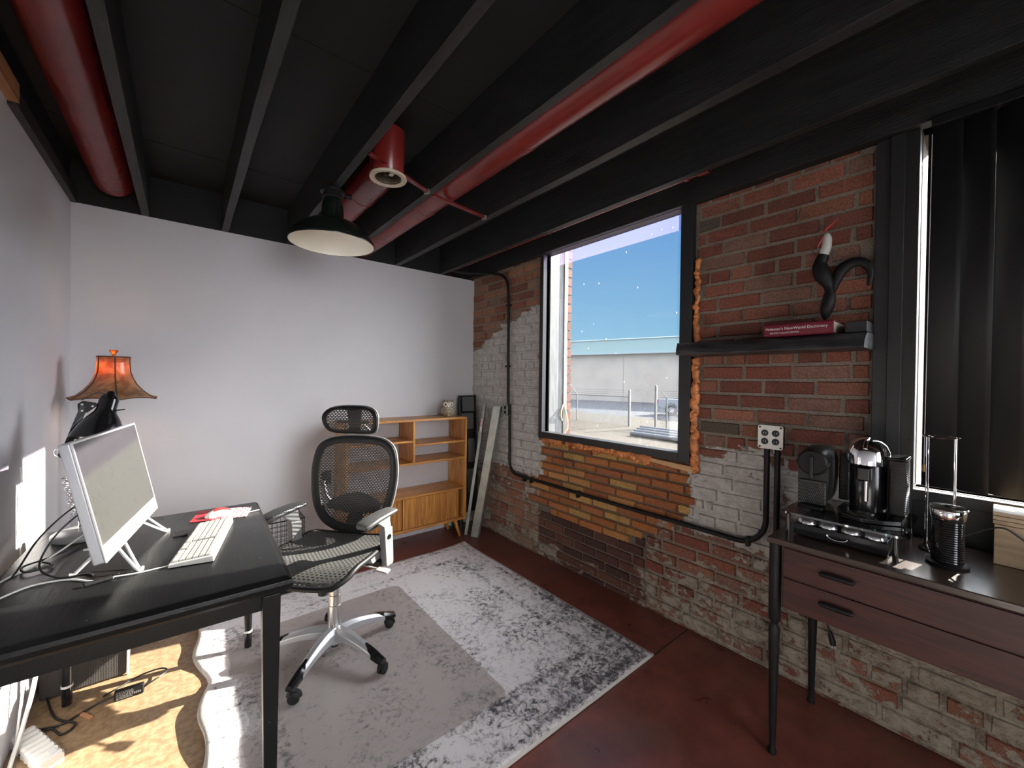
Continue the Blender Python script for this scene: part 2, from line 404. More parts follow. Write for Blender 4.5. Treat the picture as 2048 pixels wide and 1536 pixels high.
base = g.mix(g.step(nC, .3, .75), at.outputs['Color'], g.mix(.55, at.outputs['Color'], (.02, .012, .01)))
base = g.mix(g.math('MULTIPLY', g.step(nB, .52, .72), .35), base, (.03, .022, .018))
psum = g.math('ADD', g.math('MULTIPLY', nA, 1.0), g.math('MULTIPLY', nB, .75)); psum = g.math('SUBTRACT', psum, .275); psum = g.math('ADD', psum, ap.outputs['Fac'])
pm = g.step(psum, 1.02, 1.07)
low = g.math('SUBTRACT', 1, g.step(sx.outputs['Z'], .40, .66))
pcol = g.mix(low, g.mix(g.step(nA, .38, .66), (.45, .43, .40), (.66, .645, .62)), g.mix(g.step(nA, .35, .62), (.20, .165, .125), (.40, .355, .29)))
col = g.mix(pm, base, pcol); g.put(g.b.inputs['Base Color'], col)
g.b.inputs['Roughness'].default_value = .85; g.b.inputs['Specular IOR Level'].default_value = .25
g.bump(g.math('ADD', g.math('ADD', g.math('MULTIPLY', nA, .9), g.math('MULTIPLY', nD, .3)), g.math('MULTIPLY', pm, .30)), .75, .012)
random.seed(4)
def build_bricks():
    w = MB(); bm = w.bm; cl = bm.loops.layers.float_color.new('bc'); pl = bm.verts.layers.float.new('pt')
    def cf(f, c):
        for l in f.loops: l[cl] = (*c, 1)
    def paintv(vs):
        for v in vs: v[pl] = paint(v.co.y, v.co.z)
    # mortar bed: fine grid on the room side so that the paint follows it, plain box behind
    ys = [YF + i*.045 for i in range(int((LY-YF)/.045)+1)] + [LY]; ys += [W1[0], W1[1], W2[0], W2[1]]; ys = sorted(set(round(y, 4) for y in ys))
    zs = [i*.045 for i in range(int(ZC/.045)+1)] + [ZC, W1[2], W1[3], W2[2], W2[3]]; zs = sorted(set(round(z, 4) for z in zs))
    V = {}
    def gv(i, j, x):
        k = (i, j, x)
        if k not in V:
            V[k] = w.v((x, ys[i], zs[j]))
            V[k][pl] = paint(ys[i], zs[j])
        return V[k]
    def solid(i, j):
        if not (0 <= i < len(ys)-1 and 0 <= j < len(zs)-1): return False
        y, z = (ys[i]+ys[i+1])/2, (zs[j]+zs[j+1])/2
        return not ((W1[0] < y < W1[1] and W1[2] < z < W1[3]) or (W2[0] < y < W2[1] and W2[2] < z < W2[3]))
    XI = WX+.011; XO = 2.50
    for i in range(len(ys)-1):
        for j in range(len(zs)-1):
            if not solid(i, j): continue
            y, z = (ys[i]+ys[i+1])/2, (zs[j]+zs[j+1])/2
            zn = zone(y, z)
            c = (.33, .28, .225) if zn != 'yellow' else (.17, .135, .10)
            if zn == 'dark': c = (.22, .18, .145)
            f = w.face([gv(i, j, XI), gv(i, j+1, XI), gv(i+1, j+1, XI), gv(i+1, j, XI)]); cf(f, c)
            f = w.face([gv(i, j, XO), gv(i+1, j, XO), gv(i+1, j+1, XO), gv(i, j+1, XO)]); cf(f, (.30, .10, .06))
            for (a, b), (p, q_) in (((i-1, j), ((i, j), (i, j+1))), ((i+1, j), ((i+1, j+1), (i+1, j))), ((i, j-1), ((i+1, j), (i, j))), ((i, j+1), ((i, j+1), (i+1, j+1)))):
                if not solid(a, b):
                    f = w.face([gv(*p, XI), gv(*q_, XI), gv(*q_, XO), gv(*p, XO)])
                    if f: cf(f, (.24, .19, .15))
    PAL = {'red': [(.36, .14, .095), (.30, .105, .075), (.40, .17, .11), (.25, .095, .070), (.35, .15, .105), (.31, .17, .13)],
           'yellow': [(.56, .21, .07), (.64, .38, .13), (.50, .18, .07), (.60, .29, .10), (.52, .20, .07), (.46, .17, .07)],
           'dark': [(.12, .058, .045), (.15, .07, .055), (.10, .055, .046), (.17, .075, .055)]}
    spec = {'red': (2.298, .0735, .212, .014), 'yellow': (.93, .0577, .2125, .010), 'dark': (.30, .0655, .198, .010)}
    for zn, (z0, ph, ln, jt) in spec.items():
        k0 = int(math.ceil((0-z0)/ph)); k1 = int((ZC-z0)/ph)
        for k in range(k0-1, k1+1):
            za, zb = z0+k*ph+jt/2, z0+(k+1)*ph-jt/2
            zm = (za+zb)/2
            if zb < .01 or za > ZC-.01: continue
            za = max(za, .002)
            off = (k % 2)*ln/2 + random.uniform(-.03, .03) + (.04 if zn == 'red' and k % 5 == 0 else 0)
            n0 = int((YF-off)/ln)-1; n1 = int((LY-off)/ln)+1
            header = zn == 'red' and k % 6 == 1
            L = ln/2 if header else ln
            for i in range(n0*(2 if header else 1), n1*(2 if header else 1)+1):
                a = off+i*L+jt/2+random.uniform(-.003, .003); b = off+(i+1)*L-jt/2+random.uniform(-.003, .003)
                # clip to this kind's zone
                seg = []; run = None; N = 22
                for s_ in range(N+1):
                    y = a+(b-a)*s_/N
                    ok = YF < y < LY-.002 and zone(y, zm) == zn
                    if ok and run is None: run = y
                    if (not ok or s_ == N) and run is not None:
                        e_ = y if ok else y-(b-a)/N
                        if e_-run > .035: seg.append((run, e_))
                        run = None
                for (p, q_) in seg:
                    j = lambda s=.0022: random.uniform(-s, s)
                    xf = WX + random.uniform(-.003, .003); xb = WX+.0135; ch = .004
                    B = [(xb, p+j(), za+j()), (xb, q_+j(), za+j()), (xb, q_+j(), zb+j()), (xb, p+j(), zb+j())]
                    Fp = [(xf+j(), B[0][1]+ch, B[0][2]+ch), (xf+j(), B[1][1]-ch, B[1][2]+ch), (xf+j(), B[2][1]-ch, B[2][2]-ch), (xf+j(), B[3][1]+ch, B[3][2]-ch)]
                    # split the front so that paint can fade along the brick
                    vb = [w.v(t_) for t_ in B]; vf = [w.v(t_) for t_ in Fp]
                    c = random.choice(PAL[zn]); d = random.uniform(.85, 1.15); c = tuple(x*d for x in c)
                    if zn == 'red' and z0 and random.random() < .035: c = (.14, .11, .085)
                    if zn == 'red' and p > 2.3: c = tuple(x*y_ for x, y_ in zip(c, (1.12, 1.35, 1.25)))
                    fs = [w.face(vf)] + [w.face([vb[m], vb[(m+1) % 4], vf[(m+1) % 4], vf[m]]) for m in range(4)]
                    for f in fs:
                        if f: cf(f, c)
                    pj = random.uniform(-.09, .09)
                    for v in vb+vf: v[pl] = paint(v.co.y, v.co.z) + pj
    return w
wall_right = build_bricks().build('wall_right', M_brick, kind='structure', smooth=0)
# outer brick return seen through the window, beyond the jamb board
w = MB(); cl = w.bm.loops.layers.float_color.new('bc'); random.seed(9)
def cbox(a, b, c):
    n0 = len(w.bm.faces); w.mm(a, b); w.bm.faces.ensure_lookup_table()
    for f in w.bm.faces[n0:]:
        for l in f.loops: l[cl] = (*c, 1)
cbox((2.462, W1[1]-.004, .9), (2.499, W1[1]+.02, 2.6), (.14, .12, .10))
for k in range(23):
    z = .93+k*.0735; dd = random.uniform(-.004, .004)
    c = random.choice([(.13, .048, .034), (.16, .06, .04), (.11, .042, .03)])
    cbox((2.456, W1[1]-.014+dd, z+.006), (2.503+dd, W1[1]+.018, z+.067), c)
outer = w.build('trim_1', M_brick, kind='structure', smooth=0)

# ------------------------------------------------------------------ room shell
w = MB(); w.grid(lambda u, v: (LX-.1+u*(WX+.2-LX), YF-.1+v*(LY-YF+.2), 0), 1, 1)
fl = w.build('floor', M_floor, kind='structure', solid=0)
w = MB(); w.mm((LX-.12, YF-.12, -.16), (2.50, LY+.12, -.002)); w.build('trim_2', mat('slab', (.2, .18, .16), .9), kind='structure')
def wallbox(name, a, b, m=M_wall): return MB().mm(a, b).build(name, m, kind='structure', smooth=0)
wallbox('wall_back', (LX-.12, LY, 0), (WX+.012, LY+.12, ZB))
wallbox('wall_left', (LX-.12, YF-.12, 0), (LX, LY, ZB+.01))
w = MB(); WF = (-.30, 1.15, .90, 2.34)      # unseen window added behind the camera to brighten the room
w.mm((LX-.12, YF-.12, 0), (2.50, YF, WF[2])); w.mm((LX-.12, YF-.12, WF[3]), (2.50, YF, ZC)); w.mm((LX-.12, YF-.12, WF[2]), (WF[0], YF, WF[3])); w.mm((WF[1], YF-.12, WF[2]), (2.50, YF, WF[3]))
w.build('wall_front', M_joist, kind='structure', smooth=0)
w = MB(); w.mm((WF[0], YF-.08, WF[2]), (WF[0]+.05, YF-.03, WF[3])); w.mm((WF[1]-.05, YF-.08, WF[2]), (WF[1], YF-.03, WF[3])); w.mm((WF[0], YF-.08, WF[2]), (WF[1], YF-.03, WF[2]+.05)); w.mm((WF[0], YF-.08, WF[3]-.05), (WF[1], YF-.03, WF[3])); w.mm((.23, YF-.08, WF[2]), (.27, YF-.03, WF[3]))
w.build('fill_window', M_blackframe, kind='structure', smooth=0)
wallbox('trim_3', (LX-.12, LY-.004, ZB), (WX+.012, LY+.12, ZC), M_ceil)         # black header over the back wall
wallbox('trim_4', (LX-.12, YF, ZB+.01), (LX-.002, LY-.004, ZC), M_ceil)
w = MB(); w.mm((LX-.12, YF-.12, ZC), (2.50, LY+.12, ZC+.05))
M_panel = mat('black_ceiling_panel', (.007, .007, .007), .7, bump=.12, bscale=25)
w.build('ceiling', M_panel, kind='structure', smooth=0)
w = MB()
for y in (.42, 1.62, 2.82):
    w.mm((LX, y-.002, ZC-.0015), (WX, y+.002, ZC+.001))
w.build('trim_5', mat('dark_joint', (.004, .004, .004), .9), kind='structure', smooth=0)  # thin dark strips along the ceiling panel joints
for i, x in enumerate((-.183, .213, .602, 1.000, 1.425, 1.852)):
    w = MB(); wd = .019 if i != 4 else .024
    y1 = LY-.005
    n = 14
    rs = []
    for k in range(n+1):
        y = YF+(y1-YF)*k/n; a = random.uniform(-.002, .002)
        rs.append([(x-wd+a, y, ZB+random.uniform(-.001, .002)), (x+wd+a, y, ZB+random.uniform(-.001, .002)), (x+wd+a, y, ZC), (x-wd+a, y, ZC)])
    w.rings(rs, True, True)
    o = w.build('ceiling_joist', M_joist, loc=(x, YF, ZB), label='', cat='ceiling joist', bevel=.002, smooth=0)
    o['label'] = ['black painted ceiling joist nearest the left wall, beside the short fat red duct',
                  'black painted ceiling joist second from the left wall, with empty bays both sides',
                  'black painted ceiling joist that the dark pendant lamp hangs from',
                  'black painted ceiling joist directly left of the long red duct',
                  'black painted ceiling joist just right of the long red duct',
                  'black painted ceiling joist closest to the brick wall, beside the thin red pipe'][i]
w = MB(); w.mm((WX-.06, YF, ZB+.012), (WX-.002, LY-.005, ZC)); w.build('trim_6', M_joist, kind='structure', smooth=0, bevel=.002)   # ledger on the brick wall
w = MB(); w.mm((LX-.002, YF, ZB+.008), (LX+.030, 2.28, ZB+.075)); w.build('trim_7', M_oak_wood, kind='structure', smooth=0)
w = MB(); w.mm((LX-.002, 2.28, ZB-.004), (LX+.026, LY-.005, ZB+.06)); w.build('trim_8', M_joist, kind='structure', smooth=0)

# red ducts and pipes
def red_pipe(name, a, b, r, label, cat, couplers=(), ring=.004, n=28, dome=False):
    a, b = Vector(a), Vector(b); d = (b-a).normalized(); e = empty(name, a, label, cat)
    w = MB(); w.cyl((0,0,0), b-a, r, n=n)
    if dome:
        w.lathe([(r, 0), (r*.92, r*.3), (r*.7, r*.6), (r*.3, r*.8), (0, r*.85)], b-a, n, d)
    w.build('pipe', M_red, e)
    for c, L in couplers:
        MB().cyl(d*c, d*(c+L), r+ring, n=n).build('coupling', M_red, e, bevel=.002)
    return e
red_pipe('air_duct', (-.31, YF+.01, 2.505), (-.31, 3.215, 2.505), .088, 'short fat red duct running between left wall and first joist', 'duct', dome=True)
red_pipe('air_duct', (1.127, YF+.01, 2.470), (1.127, LY-.01, 2.470), .083, 'long glossy red duct crossing the ceiling right of the pendant lamp', 'duct', couplers=((3.70, .045), (4.62, .05)), ring=.003)
red_pipe('air_duct', (.80, 2.02, 2.485), (.80, LY-.01, 2.485), .085, 'red duct behind pendant lamp, starting beside the round ceiling light', 'duct', couplers=((.35, .03),), ring=.003)
red_pipe('sprinkler_pipe', (1.925, .90, 2.42), (1.925, LY-.01, 2.42), .021, 'thin red pipe running above the bright window to the corner', 'pipe', couplers=((0, .05), (.10, .02)), ring=.007, n=18)
# can light between joists
e = empty('recessed_light', (.742, 1.845, 2.335), 'round recessed can light with cream ring in red housing', 'ceiling light')
MB().lathe([(.060, .004), (.083, .0), (.085, .005), (.083, .012), (.060, .013)], (0,0,0), 40).build('trim_ring', M_cream, e)
MB().lathe([(.062, .008), (.060, .07), (.050, .11), (.0, .112)], (0,0,0), 36).build('reflector', mat('dull_reflector', (.22, .19, .14), .35, metal=.7), e)
MB().lathe([(.068, .012), (.070, .015), (.074, .22), (.0, .224)], (0,0,0), 36).build('housing', M_red, e)
w = MB(); w.mm((-.012, -.05, .03), (.010, .045, .045)); w.mm((-.05, -.012, .038), (.045, .008, .05)); w.cyl((0, 0, .03), (0, 0, .10), .02, n=16)
w.build('socket_bracket', mat('bracket', (.06, .05, .04), .4, metal=.6), e, bevel=.002)
MB().mm((.004, -.018, .022), (.022, .006, .030)).build('paper_tag', M_white, e)
def strap(a, b, label):
    a, b = Vector(a), Vector(b); e = empty('hanger_bar', a, label, 'hanger bar')
    w = MB(); w.bar((0,0,0), b-a, .024, .003); w.bar(Vector((0,0,.006)), b-a+Vector((0,0,.006)), .003, .015)
    w.build('bar', M_red, e)
    w = MB(); w.bar(b-a-(b-a).normalized()*.012, b-a, .03, .022); w.build('end_clip', mat('zinc', (.4, .4, .38), .4, metal=.8) , e)
strap((.624, 1.755, 2.372), (.980, 1.912, 2.372), 'red metal hanger bar beside the round recessed light')
strap((1.022, 1.935, 2.372), (1.400, 1.99, 2.372), 'red metal hanger bar crossing under the long red duct')

# pendant lamp
e = empty('pendant_lamp', (.602, 2.237, 2.098), 'dark enamel pendant lamp with white interior hanging from a joist', 'pendant lamp')
out = [(.207, 0), (.2085, .004), (.206, .012), (.196, .036), (.178, .062), (.150, .088), (.115, .108), (.080, .120), (.060, .128), (.054, .150), (.052, .20), (.046, .225), (.040, .235)]
MB().lathe(out, (0,0,0), 64).build('shade', M_enamel_out, e, smooth=60)
inn = [(.2055, .001), (.203, .012), (.193, .036), (.175, .061), (.147, .086), (.112, .105), (.078, .116), (.050, .122), (.048, .18), (0, .185)]
MB().lathe(inn, (0,0,0), 64).build('inner_reflector', M_enamel_in, e, smooth=60)
w = MB(); w.lathe([(.0, .234), (.045, .234), (.050, .240), (.046, .262), (.060, .266), (.060, .2765), (0, .2765)], (0,0,0), 32); w.build('canopy', M_blk, e)
MB().lathe([(0, .10), (.016, .10), (.020, .12), (.020, .17)], (0,0,0), 20).build('bulb_socket', M_white, e)
MB().cyl((.058, -.02, .262), (.088, -.02, .262), .012, n=12).build('knob', M_blk, e)

# ------------------------------------------------------------------ windows
def frame_box(name, y0, y1, z0, z1, wl, wr, wb, wt, x0, x1, m):
    w = MB()
    w.mm((x0, y0-wr, z0-wb), (x1, y0, z1+wt)); w.mm((x0, y1, z0-wb), (x1, y1+wl, z1+wt))
    w.mm((x0, y0, z0-wb), (x1, y1, z0)); w.mm((x0, y0, z1), (x1, y1, z1+wt))
    return w.build(name, m, kind='structure', bevel=.003, smooth=0)
f1 = frame_box('window_1', W1[0], W1[1], .997, WT, .038, .070, .048, .02, WX-.028, WX+.05, M_blackframe)
w = MB(); w.mm((WX+.030, W1[0]-.01, W1[2]), (WX+.035, W1[1]+.01, WT+.01)); p = w.build('window_pane', M_pane, kind='structure', smooth=0); p.parent = f1
M_reflection = bpy.data.materials.new('lilac_reflection'); M_reflection.use_nodes = True; M_reflection.node_tree.nodes.clear(); g = NG(M_reflection)  # lilac tint standing in for the reflection across the top of the glass
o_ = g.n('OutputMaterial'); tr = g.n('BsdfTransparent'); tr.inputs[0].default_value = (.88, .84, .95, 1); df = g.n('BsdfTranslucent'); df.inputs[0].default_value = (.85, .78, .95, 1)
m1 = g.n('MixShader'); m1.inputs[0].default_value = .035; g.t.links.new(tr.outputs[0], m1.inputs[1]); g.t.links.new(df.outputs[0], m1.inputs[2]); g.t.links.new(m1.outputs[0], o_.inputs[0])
w = MB(); w.mm((WX+.0365, W1[0], 2.290), (WX+.0372, W1[1], WT+.008)); p = w.build('reflection_band', M_reflection, kind='structure', smooth=0); p.parent = f1
# outer sill and the grey board lining the far jamb
M_board = mat('weathered_grey_board', (.085, .09, .095), .7, var=.3, vscale=6, aniso=(8, 8, 1))
wallbox('trim_9', (2.252, W1[1]-.016, W1[2]), (2.455, W1[1]+.004, W1[3]-.02), M_board)
wallbox('trim_10', (2.50, W1[0]-.05, W1[2]-.07), (2.54, W1[1], W1[2]-.03), mat('pale_sill', (.22, .21, .20), .8))
wallbox('trim_11', (2.405, W1[1]-.026, W1[2]), (2.428, W1[1]-.016, W1[3]-.02), mat('grey_strip', (.10, .10, .10), .5))
# plaster ledge beneath the frame and loose timber shim
w = MB(); w.mm((WX-.004, W1[0]-.08, .925), (WX+.02, W1[1]+.05, .945)); w.mm((WX-.002, W1[0]-.08, .94), (WX+.012, W1[1]+.05, .955)); w.build('trim_12', mat('brown_ledge', (.10, .055, .035), .8, var=.4, vscale=20, bump=.5), kind='structure', smooth=0)
w = MB(); w.hexa([(WX-.026, 1.085, .897), (WX-.004, 1.085, .897), (WX-.004, 1.40, .922), (WX-.026, 1.40, .922), (WX-.026, 1.085, .930), (WX-.004, 1.085, .930), (WX-.004, 1.40, .940), (WX-.026, 1.40, .940)])
w.build('timber_shim', wood('pale_shim', (.50, .27, .12), (.66, .40, .20), .6, 'y'), loc=(WX-.015, 1.24, .90), label='pale timber shim wedged under right end of black window frame', cat='shim')
M_foam = mat('orange_spray_foam', (.34, .10, .025), .42, col2=(.80, .28, .08), vscale=34, bump=.6, bscale=55, coat=.3)
def foam(path, name, label, rmin=.012, rmax=.022, seed=1, squash=.7, drips=0):
    random.seed(seed); P = smooth_path(path, 7); w = MB()
    L = [0]
    for a, b in zip(P, P[1:]): L.append(L[-1]+(b-a).length)
    tot = L[-1]; n = int(tot/.011); pts = []; rad = []
    for i in range(n+1):
        s = tot*i/n; k = min(bisect.bisect(L, s)-1, len(P)-2); k = max(k, 0); t = (s-L[k])/max(L[k+1]-L[k], 1e-6)
        p = P[k].lerp(P[k+1], t)
        nn = 1.5*noise.noise(Vector((s*26, seed*7.1, 0))); n2 = 1.6*noise.noise(Vector((s*80, seed*3.3, 5)))
        pts.append(p+Vector((0, noise.noise(Vector((s*30, 3, seed)))*.016, noise.noise(Vector((s*30, 9, seed)))*.013)))
        rad.append(max(.005, rmin+(rmax-rmin)*(.5+.7*nn)+.004*n2))
    w.tube(pts, rad, 12, flat=squash, upv=(1, 0, 0))
    for i in range(drips):
        k = random.randrange(2, len(pts)-2); p = pts[k]; r = random.uniform(.011, .018)
        bmesh.ops.create_icosphere(w.bm, subdivisions=2, radius=r, matrix=Matrix.Translation(p+Vector((-.006, 0, -rad[k]*.8))))
    return w.build(name, M_foam, loc=path[0], label=label, cat='spray foam', group=None, smooth=80)
foam([(WX-.008, 2.315, .932), (WX-.014, 2.25, .937), (WX-.008, 2.10, .936)], 'spray_foam', 'small orange foam lump under left end of window frame', .014, .026, 2, drips=2)
foam([(WX-.010, 2.05, .940), (WX-.014, 1.85, .935), (WX-.012, 1.6, .934), (WX-.014, 1.35, .928)], 'spray_foam', 'long orange foam bead squeezed along underside of window frame', .018, .031, 5, drips=14)
foam([(WX-.004, 1.088, 2.08), (WX-.010, 1.085, 1.90), (WX-.008, 1.090, 1.75), (WX-.006, 1.085, 1.63)], 'spray_foam', 'orange foam seam right of the window, above the black shelf', .010, .020, 7, drips=7)
foam([(WX-.006, 1.092, 1.53), (WX-.014, 1.085, 1.40), (WX-.010, 1.092, 1.2), (WX-.014, 1.085, 1.02), (WX-.008, 1.080, .90)], 'spray_foam', 'orange foam seam right of the window, below the black shelf', .018, .028, 3, drips=22)
foam([(WX+.002, 2.352, 1.80), (WX, 2.356, 1.55), (WX+.002, 2.350, 1.20), (WX, 2.354, 1.05)], 'spray_foam', 'thin orange foam seam on left side of the window frame', .009, .015, 11)
# rope loop outside
e = smooth_path([(2.40, 2.285, 1.075), (2.37, 2.27, 1.13), (2.40, 2.283, 1.19), (2.415, 2.28, 1.205), (2.43, 2.275, 1.15), (2.45, 2.27, 1.05), (2.44, 2.27, .99)], 5)
MB().tube(e, .006, 8).build('rope_loop', mat('yellow_rope', (.75, .66, .38), .8), loc=(2.40, 2.28, 1.0), label='pale yellow rope hanging outside against the left window jamb', cat='rope')

# window 2 with black post, vertical blind
f2 = frame_box('window_2', W2[0], W2[1], W2[2], W2[3], .01, .05, .03, .02, WX+.02, WX+.09, M_blackframe)
w = MB(); w.mm((WX+.06, W2[0], W2[2]), (WX+.065, W2[1], W2[3])); p = w.build('window_pane', M_pane, kind='structure', smooth=0); p.parent = f2
w = MB(); w.mm((WX-.030, W2[1]-.004, .86), (WX+.02, .345, ZB+.01)); w.mm((WX-.040, W2[1]+.035, .86), (WX-.028, .300, ZB+.01))
w.build('trim_13', M_blackframe, kind='structure', bevel=.003, smooth=0)
w = MB(); w.mm((WX-.03, W2[0]-.05, .955), (WX+.03, W2[1], W2[2]-.002)); w.build('trim_14', M_blackframe, kind='structure', bevel=.003, smooth=0)
w = MB(); w.mm((WX-.012, W2[0], .62), (WX-.001, W2[1]+.1, .955)); w.build('trim_15', M_blackframe, kind='structure', smooth=0)
e = empty('vertical_blind', (2.150, -.5, 2.385), 'black vertical blind drawn across the right-hand window', 'blind')
w = MB(); w.mm((-.022, -.06, -.035), (.022, .685, -.001)); w.build('head_rail', M_blk, e, bevel=.003)
M_slat = mat('black_blind_vinyl', (.012, .012, .013), .6, bump=.05, bscale=80)
random.seed(6)
ang = [8, 20, 26, 13, 10, 14, 12, 16, 11, 14, 13, 15, 10, 14, 12, 15, 13, 12, 14]
for k in range(9):
    yc = .650 - .078*k; a = radians(ang[k]); w = MB(); hw = .0445
    def fn(u, v, yc=yc, a=a):
        s = (u-.5)*2; d = Vector((sin(a)*s*hw, cos(a)*s*hw, 0)); cv = .004*(1-s*s)
        return Vector((d.x-cv*cos(a), yc+d.y+cv*sin(a), -.035-1.325*v))
    w.grid(fn, 6, 1); w.build('slat', M_slat, e, solid=.0008, smooth=60)
    if k == 0:
        MB().cyl((-.012, .683, -.06), (-.012, .686, -1.28), .0012, n=6).build('cord', M_white, e)
        MB().lathe([(0, 0), (.006, .004), (.007, .02), (.003, .03), (0, .031)], (-.012, .686, -1.31), 12).build('cord_weight', mat('amber_plastic', (.45, .25, .06), .3), e)

# ------------------------------------------------------------------ outside
M_dirt = bpy.data.materials.new('dry_ground'); M_dirt.use_nodes = True; g = NG(M_dirt)
tc = g.n('TexCoord'); O = tc.outputs['Object']; sx = g.n('SeparateXYZ'); g.t.links.new(O, sx.inputs[0])
a1 = g.noise(O, .35, 5, .6); a2 = g.noise(O, 3.5, 8, .75); a3 = g.noise(O, 14, 6, .8)
dirt = g.mix(g.step(a2, .35, .65), (.062, .049, .036), (.040, .032, .024)); grass = g.mix(g.step(a3, .4, .6), (.058, .045, .028), (.020, .016, .012))
gx = g.math('ADD', sx.outputs['X'], g.math('MULTIPLY', a1, 4)); col = g.mix(g.step(gx, 15.2, 16.6), dirt, grass)
col = g.mix(g.step(sx.outputs['X'], 22.6, 22.9), col, (.036, .042, .054))
g.put(g.b.inputs['Base Color'], col); g.b.inputs['Roughness'].default_value = .95; g.bump(a3, .6, .05)
MB().mm((2.66, -60, -1.0), (120, 120, -.9)).build('ground_outside', M_dirt, kind='structure', smooth=0)
# warehouse
P0 = Vector((36.0, 37.0)); P1 = Vector((44.5, 8.0)); dW = (P1-P0).normalized(); A0 = P0-dW*25; A1 = P1+dW*25; nW = Vector((dW.y, -dW.x))
if nW.x < 0: nW = -nW
e = empty('warehouse', (P0.x, P0.y, -.9), 'long beige warehouse with pale green roof band across the yard', 'building')
def slab(a, b, z0, z1, d0, d1):
    w = MB(); q = [a+nW*d0, b+nW*d0, b+nW*d1, a+nW*d1]; o = Vector((P0.x, P0.y, -.9))
    w.hexa([Vector((p.x, p.y, z0))-o for p in q] + [Vector((p.x, p.y, z1))-o for p in q]); return w
slab(A0, A1, -.9, 4.62, 0, 18).build('wall', mat('beige_cladding', (.46, .41, .36), .8, var=.06, vscale=.6), e, smooth=0)
slab(A0, A1, 4.62, 6.15, -.35, 18).build('roof_band', mat('pale_green_metal', (.28, .40, .41), .6), e, smooth=0)
slab(A0, A1, 6.15, 6.24, -.45, 18).build('roof_edge', mat('pale_edge', (.6, .7, .7), .6), e, smooth=0)
slab(A0, A1, 4.5, 4.66, -.5, -.3).build('gutter', mat('grey_gutter', (.35, .42, .45), .5), e, smooth=0)
o = Vector((P0.x, P0.y, -.9)); M_seam = mat('seam', (.42, .375, .33), .8)
for s_ in range(-18, 34, 7):
    p = P0+dW*s_+nW*(-.012); MB().obox(Vector((p.x, p.y, 1.8))-o, Vector((dW.x, dW.y, 0))*.03, Vector((nW.x, nW.y, 0))*.011, (0, 0, 2.68)).build('wall_seam', M_seam, e, smooth=0)
# chain link fence
M_fpost = mat('galvanised_post', (.16, .16, .15), .6)
M_link = mat('chain_wire', (.34, .35, .36), .5, metal=.3)
def fence(x, y0, y1, posts, label, arms=True, top=.60, tilt=-1):
    e = empty('chain_link_fence', (x, y0, -.9), label, 'fence')
    for y in posts:
        p = MB().cyl((0, y-y0, 0), (0, y-y0, top+.9+.03), .035, n=10).build('post', M_fpost, e)
        if arms: MB().cyl((0, y-y0, top+.9), (.0, y-y0+.32, top+.9+.36), .022, n=8).build('barb_arm', M_fpost, p)
    MB().cyl((0, 0, top+.9), (0, y1-y0, top+.9), .022, n=8).build('top_rail', M_fpost, e)
    w = MB(); H = top+.9; st = .11; n = int((y1-y0+H)/st)
    for i in range(n):
        for sg in (1, -1):
            b0 = i*st - (H if sg > 0 else 0)
            ya, yb = (b0, b0+H) if sg > 0 else (b0, b0-H)
            # clip to the panel
            za, zb = 0, H; L = y1-y0
            def cl_(ya, yb, za, zb):
                pts = []
                for (y, z) in ((ya, za), (yb, zb)):
                    pts.append([y, z])
                for k in (0, 1):
                    y, z = pts[k]; y2, z2 = pts[1-k]
                    if y < 0: t_ = (0-y)/(y2-y) if y2 != y else 2; pts[k] = [0, z+(z2-z)*t_] if 0 <= t_ <= 1 else None
                    elif y > L: t_ = (L-y)/(y2-y) if y2 != y else 2; pts[k] = [L, z+(z2-z)*t_] if 0 <= t_ <= 1 else None
                    if pts[k] is None: return None
                return pts
            pp = cl_(ya, yb, za, zb)
            if pp: w.tube([(0, pp[0][0], pp[0][1]), (0, pp[1][0], pp[1][1])], .005, 3)
    w.build('chain_link', M_link, e, smooth=0)
    if arms:
        w = MB()
        for k in range(3): w.tube([(0, .10*(k+1), H+.11*(k+1)), (0, y1-y0, H+.11*(k+1))], .006, 4)
        w.build('barbed_wire', M_fpost, e, smooth=0)
    return e
fence(17.9, 12.2, 30, [15.85, 19, 22, 25, 28], 'chain link fence with barbed wire left of the gate posts')
e2 = fence(18.6, 3.0, 10.95, [10.6, 7.5, 4.5], 'chain link fence with barbed wire right of the gate posts')
for (x, y, h, l) in ((17.65, 12.11, 1.83, 'pale gate post at end of the left fence run'), (18.24, 10.98, 2.07, 'taller pale gate post before the parked pickup')):
    w = MB(); w.cyl((x, y, -.9), (x, y, -.9+h), .06, n=12); w.lathe([(.065, 0), (.05, .04), (0, .07)], (x, y, -.9+h), 12)
    w.build('gate_post', M_fpost, loc=(x, y, -.9), label=l, cat='post')
# pickup truck seen from its side, rear part in view
e = empty('pickup_truck', (25.6, 12.32, -.9), 'silver pickup truck parked beyond the fence by the warehouse', 'truck')
# side profile in (y, z): rear at +y
prof = [(2.95, .55), (2.98, .95), (2.85, 1.12), (1.25, 1.15), (1.15, 1.20), (.75, 1.72), (-.75, 1.76), (-1.35, 1.25), (-2.6, 1.10), (-2.75, .75), (-2.7, .45), (2.2, .42)]
w = MB(); w.prism([(0, a, b) for a, b in prof], (-.0, 0, 0), (1.9, 0, 0)); w.build('body', mat('silver_car_paint', (.42, .46, .52), .3, metal=.4), e, bevel=.05, seg=2)
w = MB(); w.prism([(0, a, b) for a, b in [(.95, 1.22), (.66, 1.64), (-.66, 1.66), (-1.1, 1.25)]], (-.012, 0, 0), (.02, 0, 0)); w.build('side_window', M_gloss, e)
MB().prism([(0, a, b) for a, b in [(2.99, .80), (2.99, 1.05), (2.90, 1.07), (2.90, .80)]], (-.01, 0, 0), (.2, 0, 0)).build('tail_light', mat('red_lens', (.4, .02, .02), .3), e)
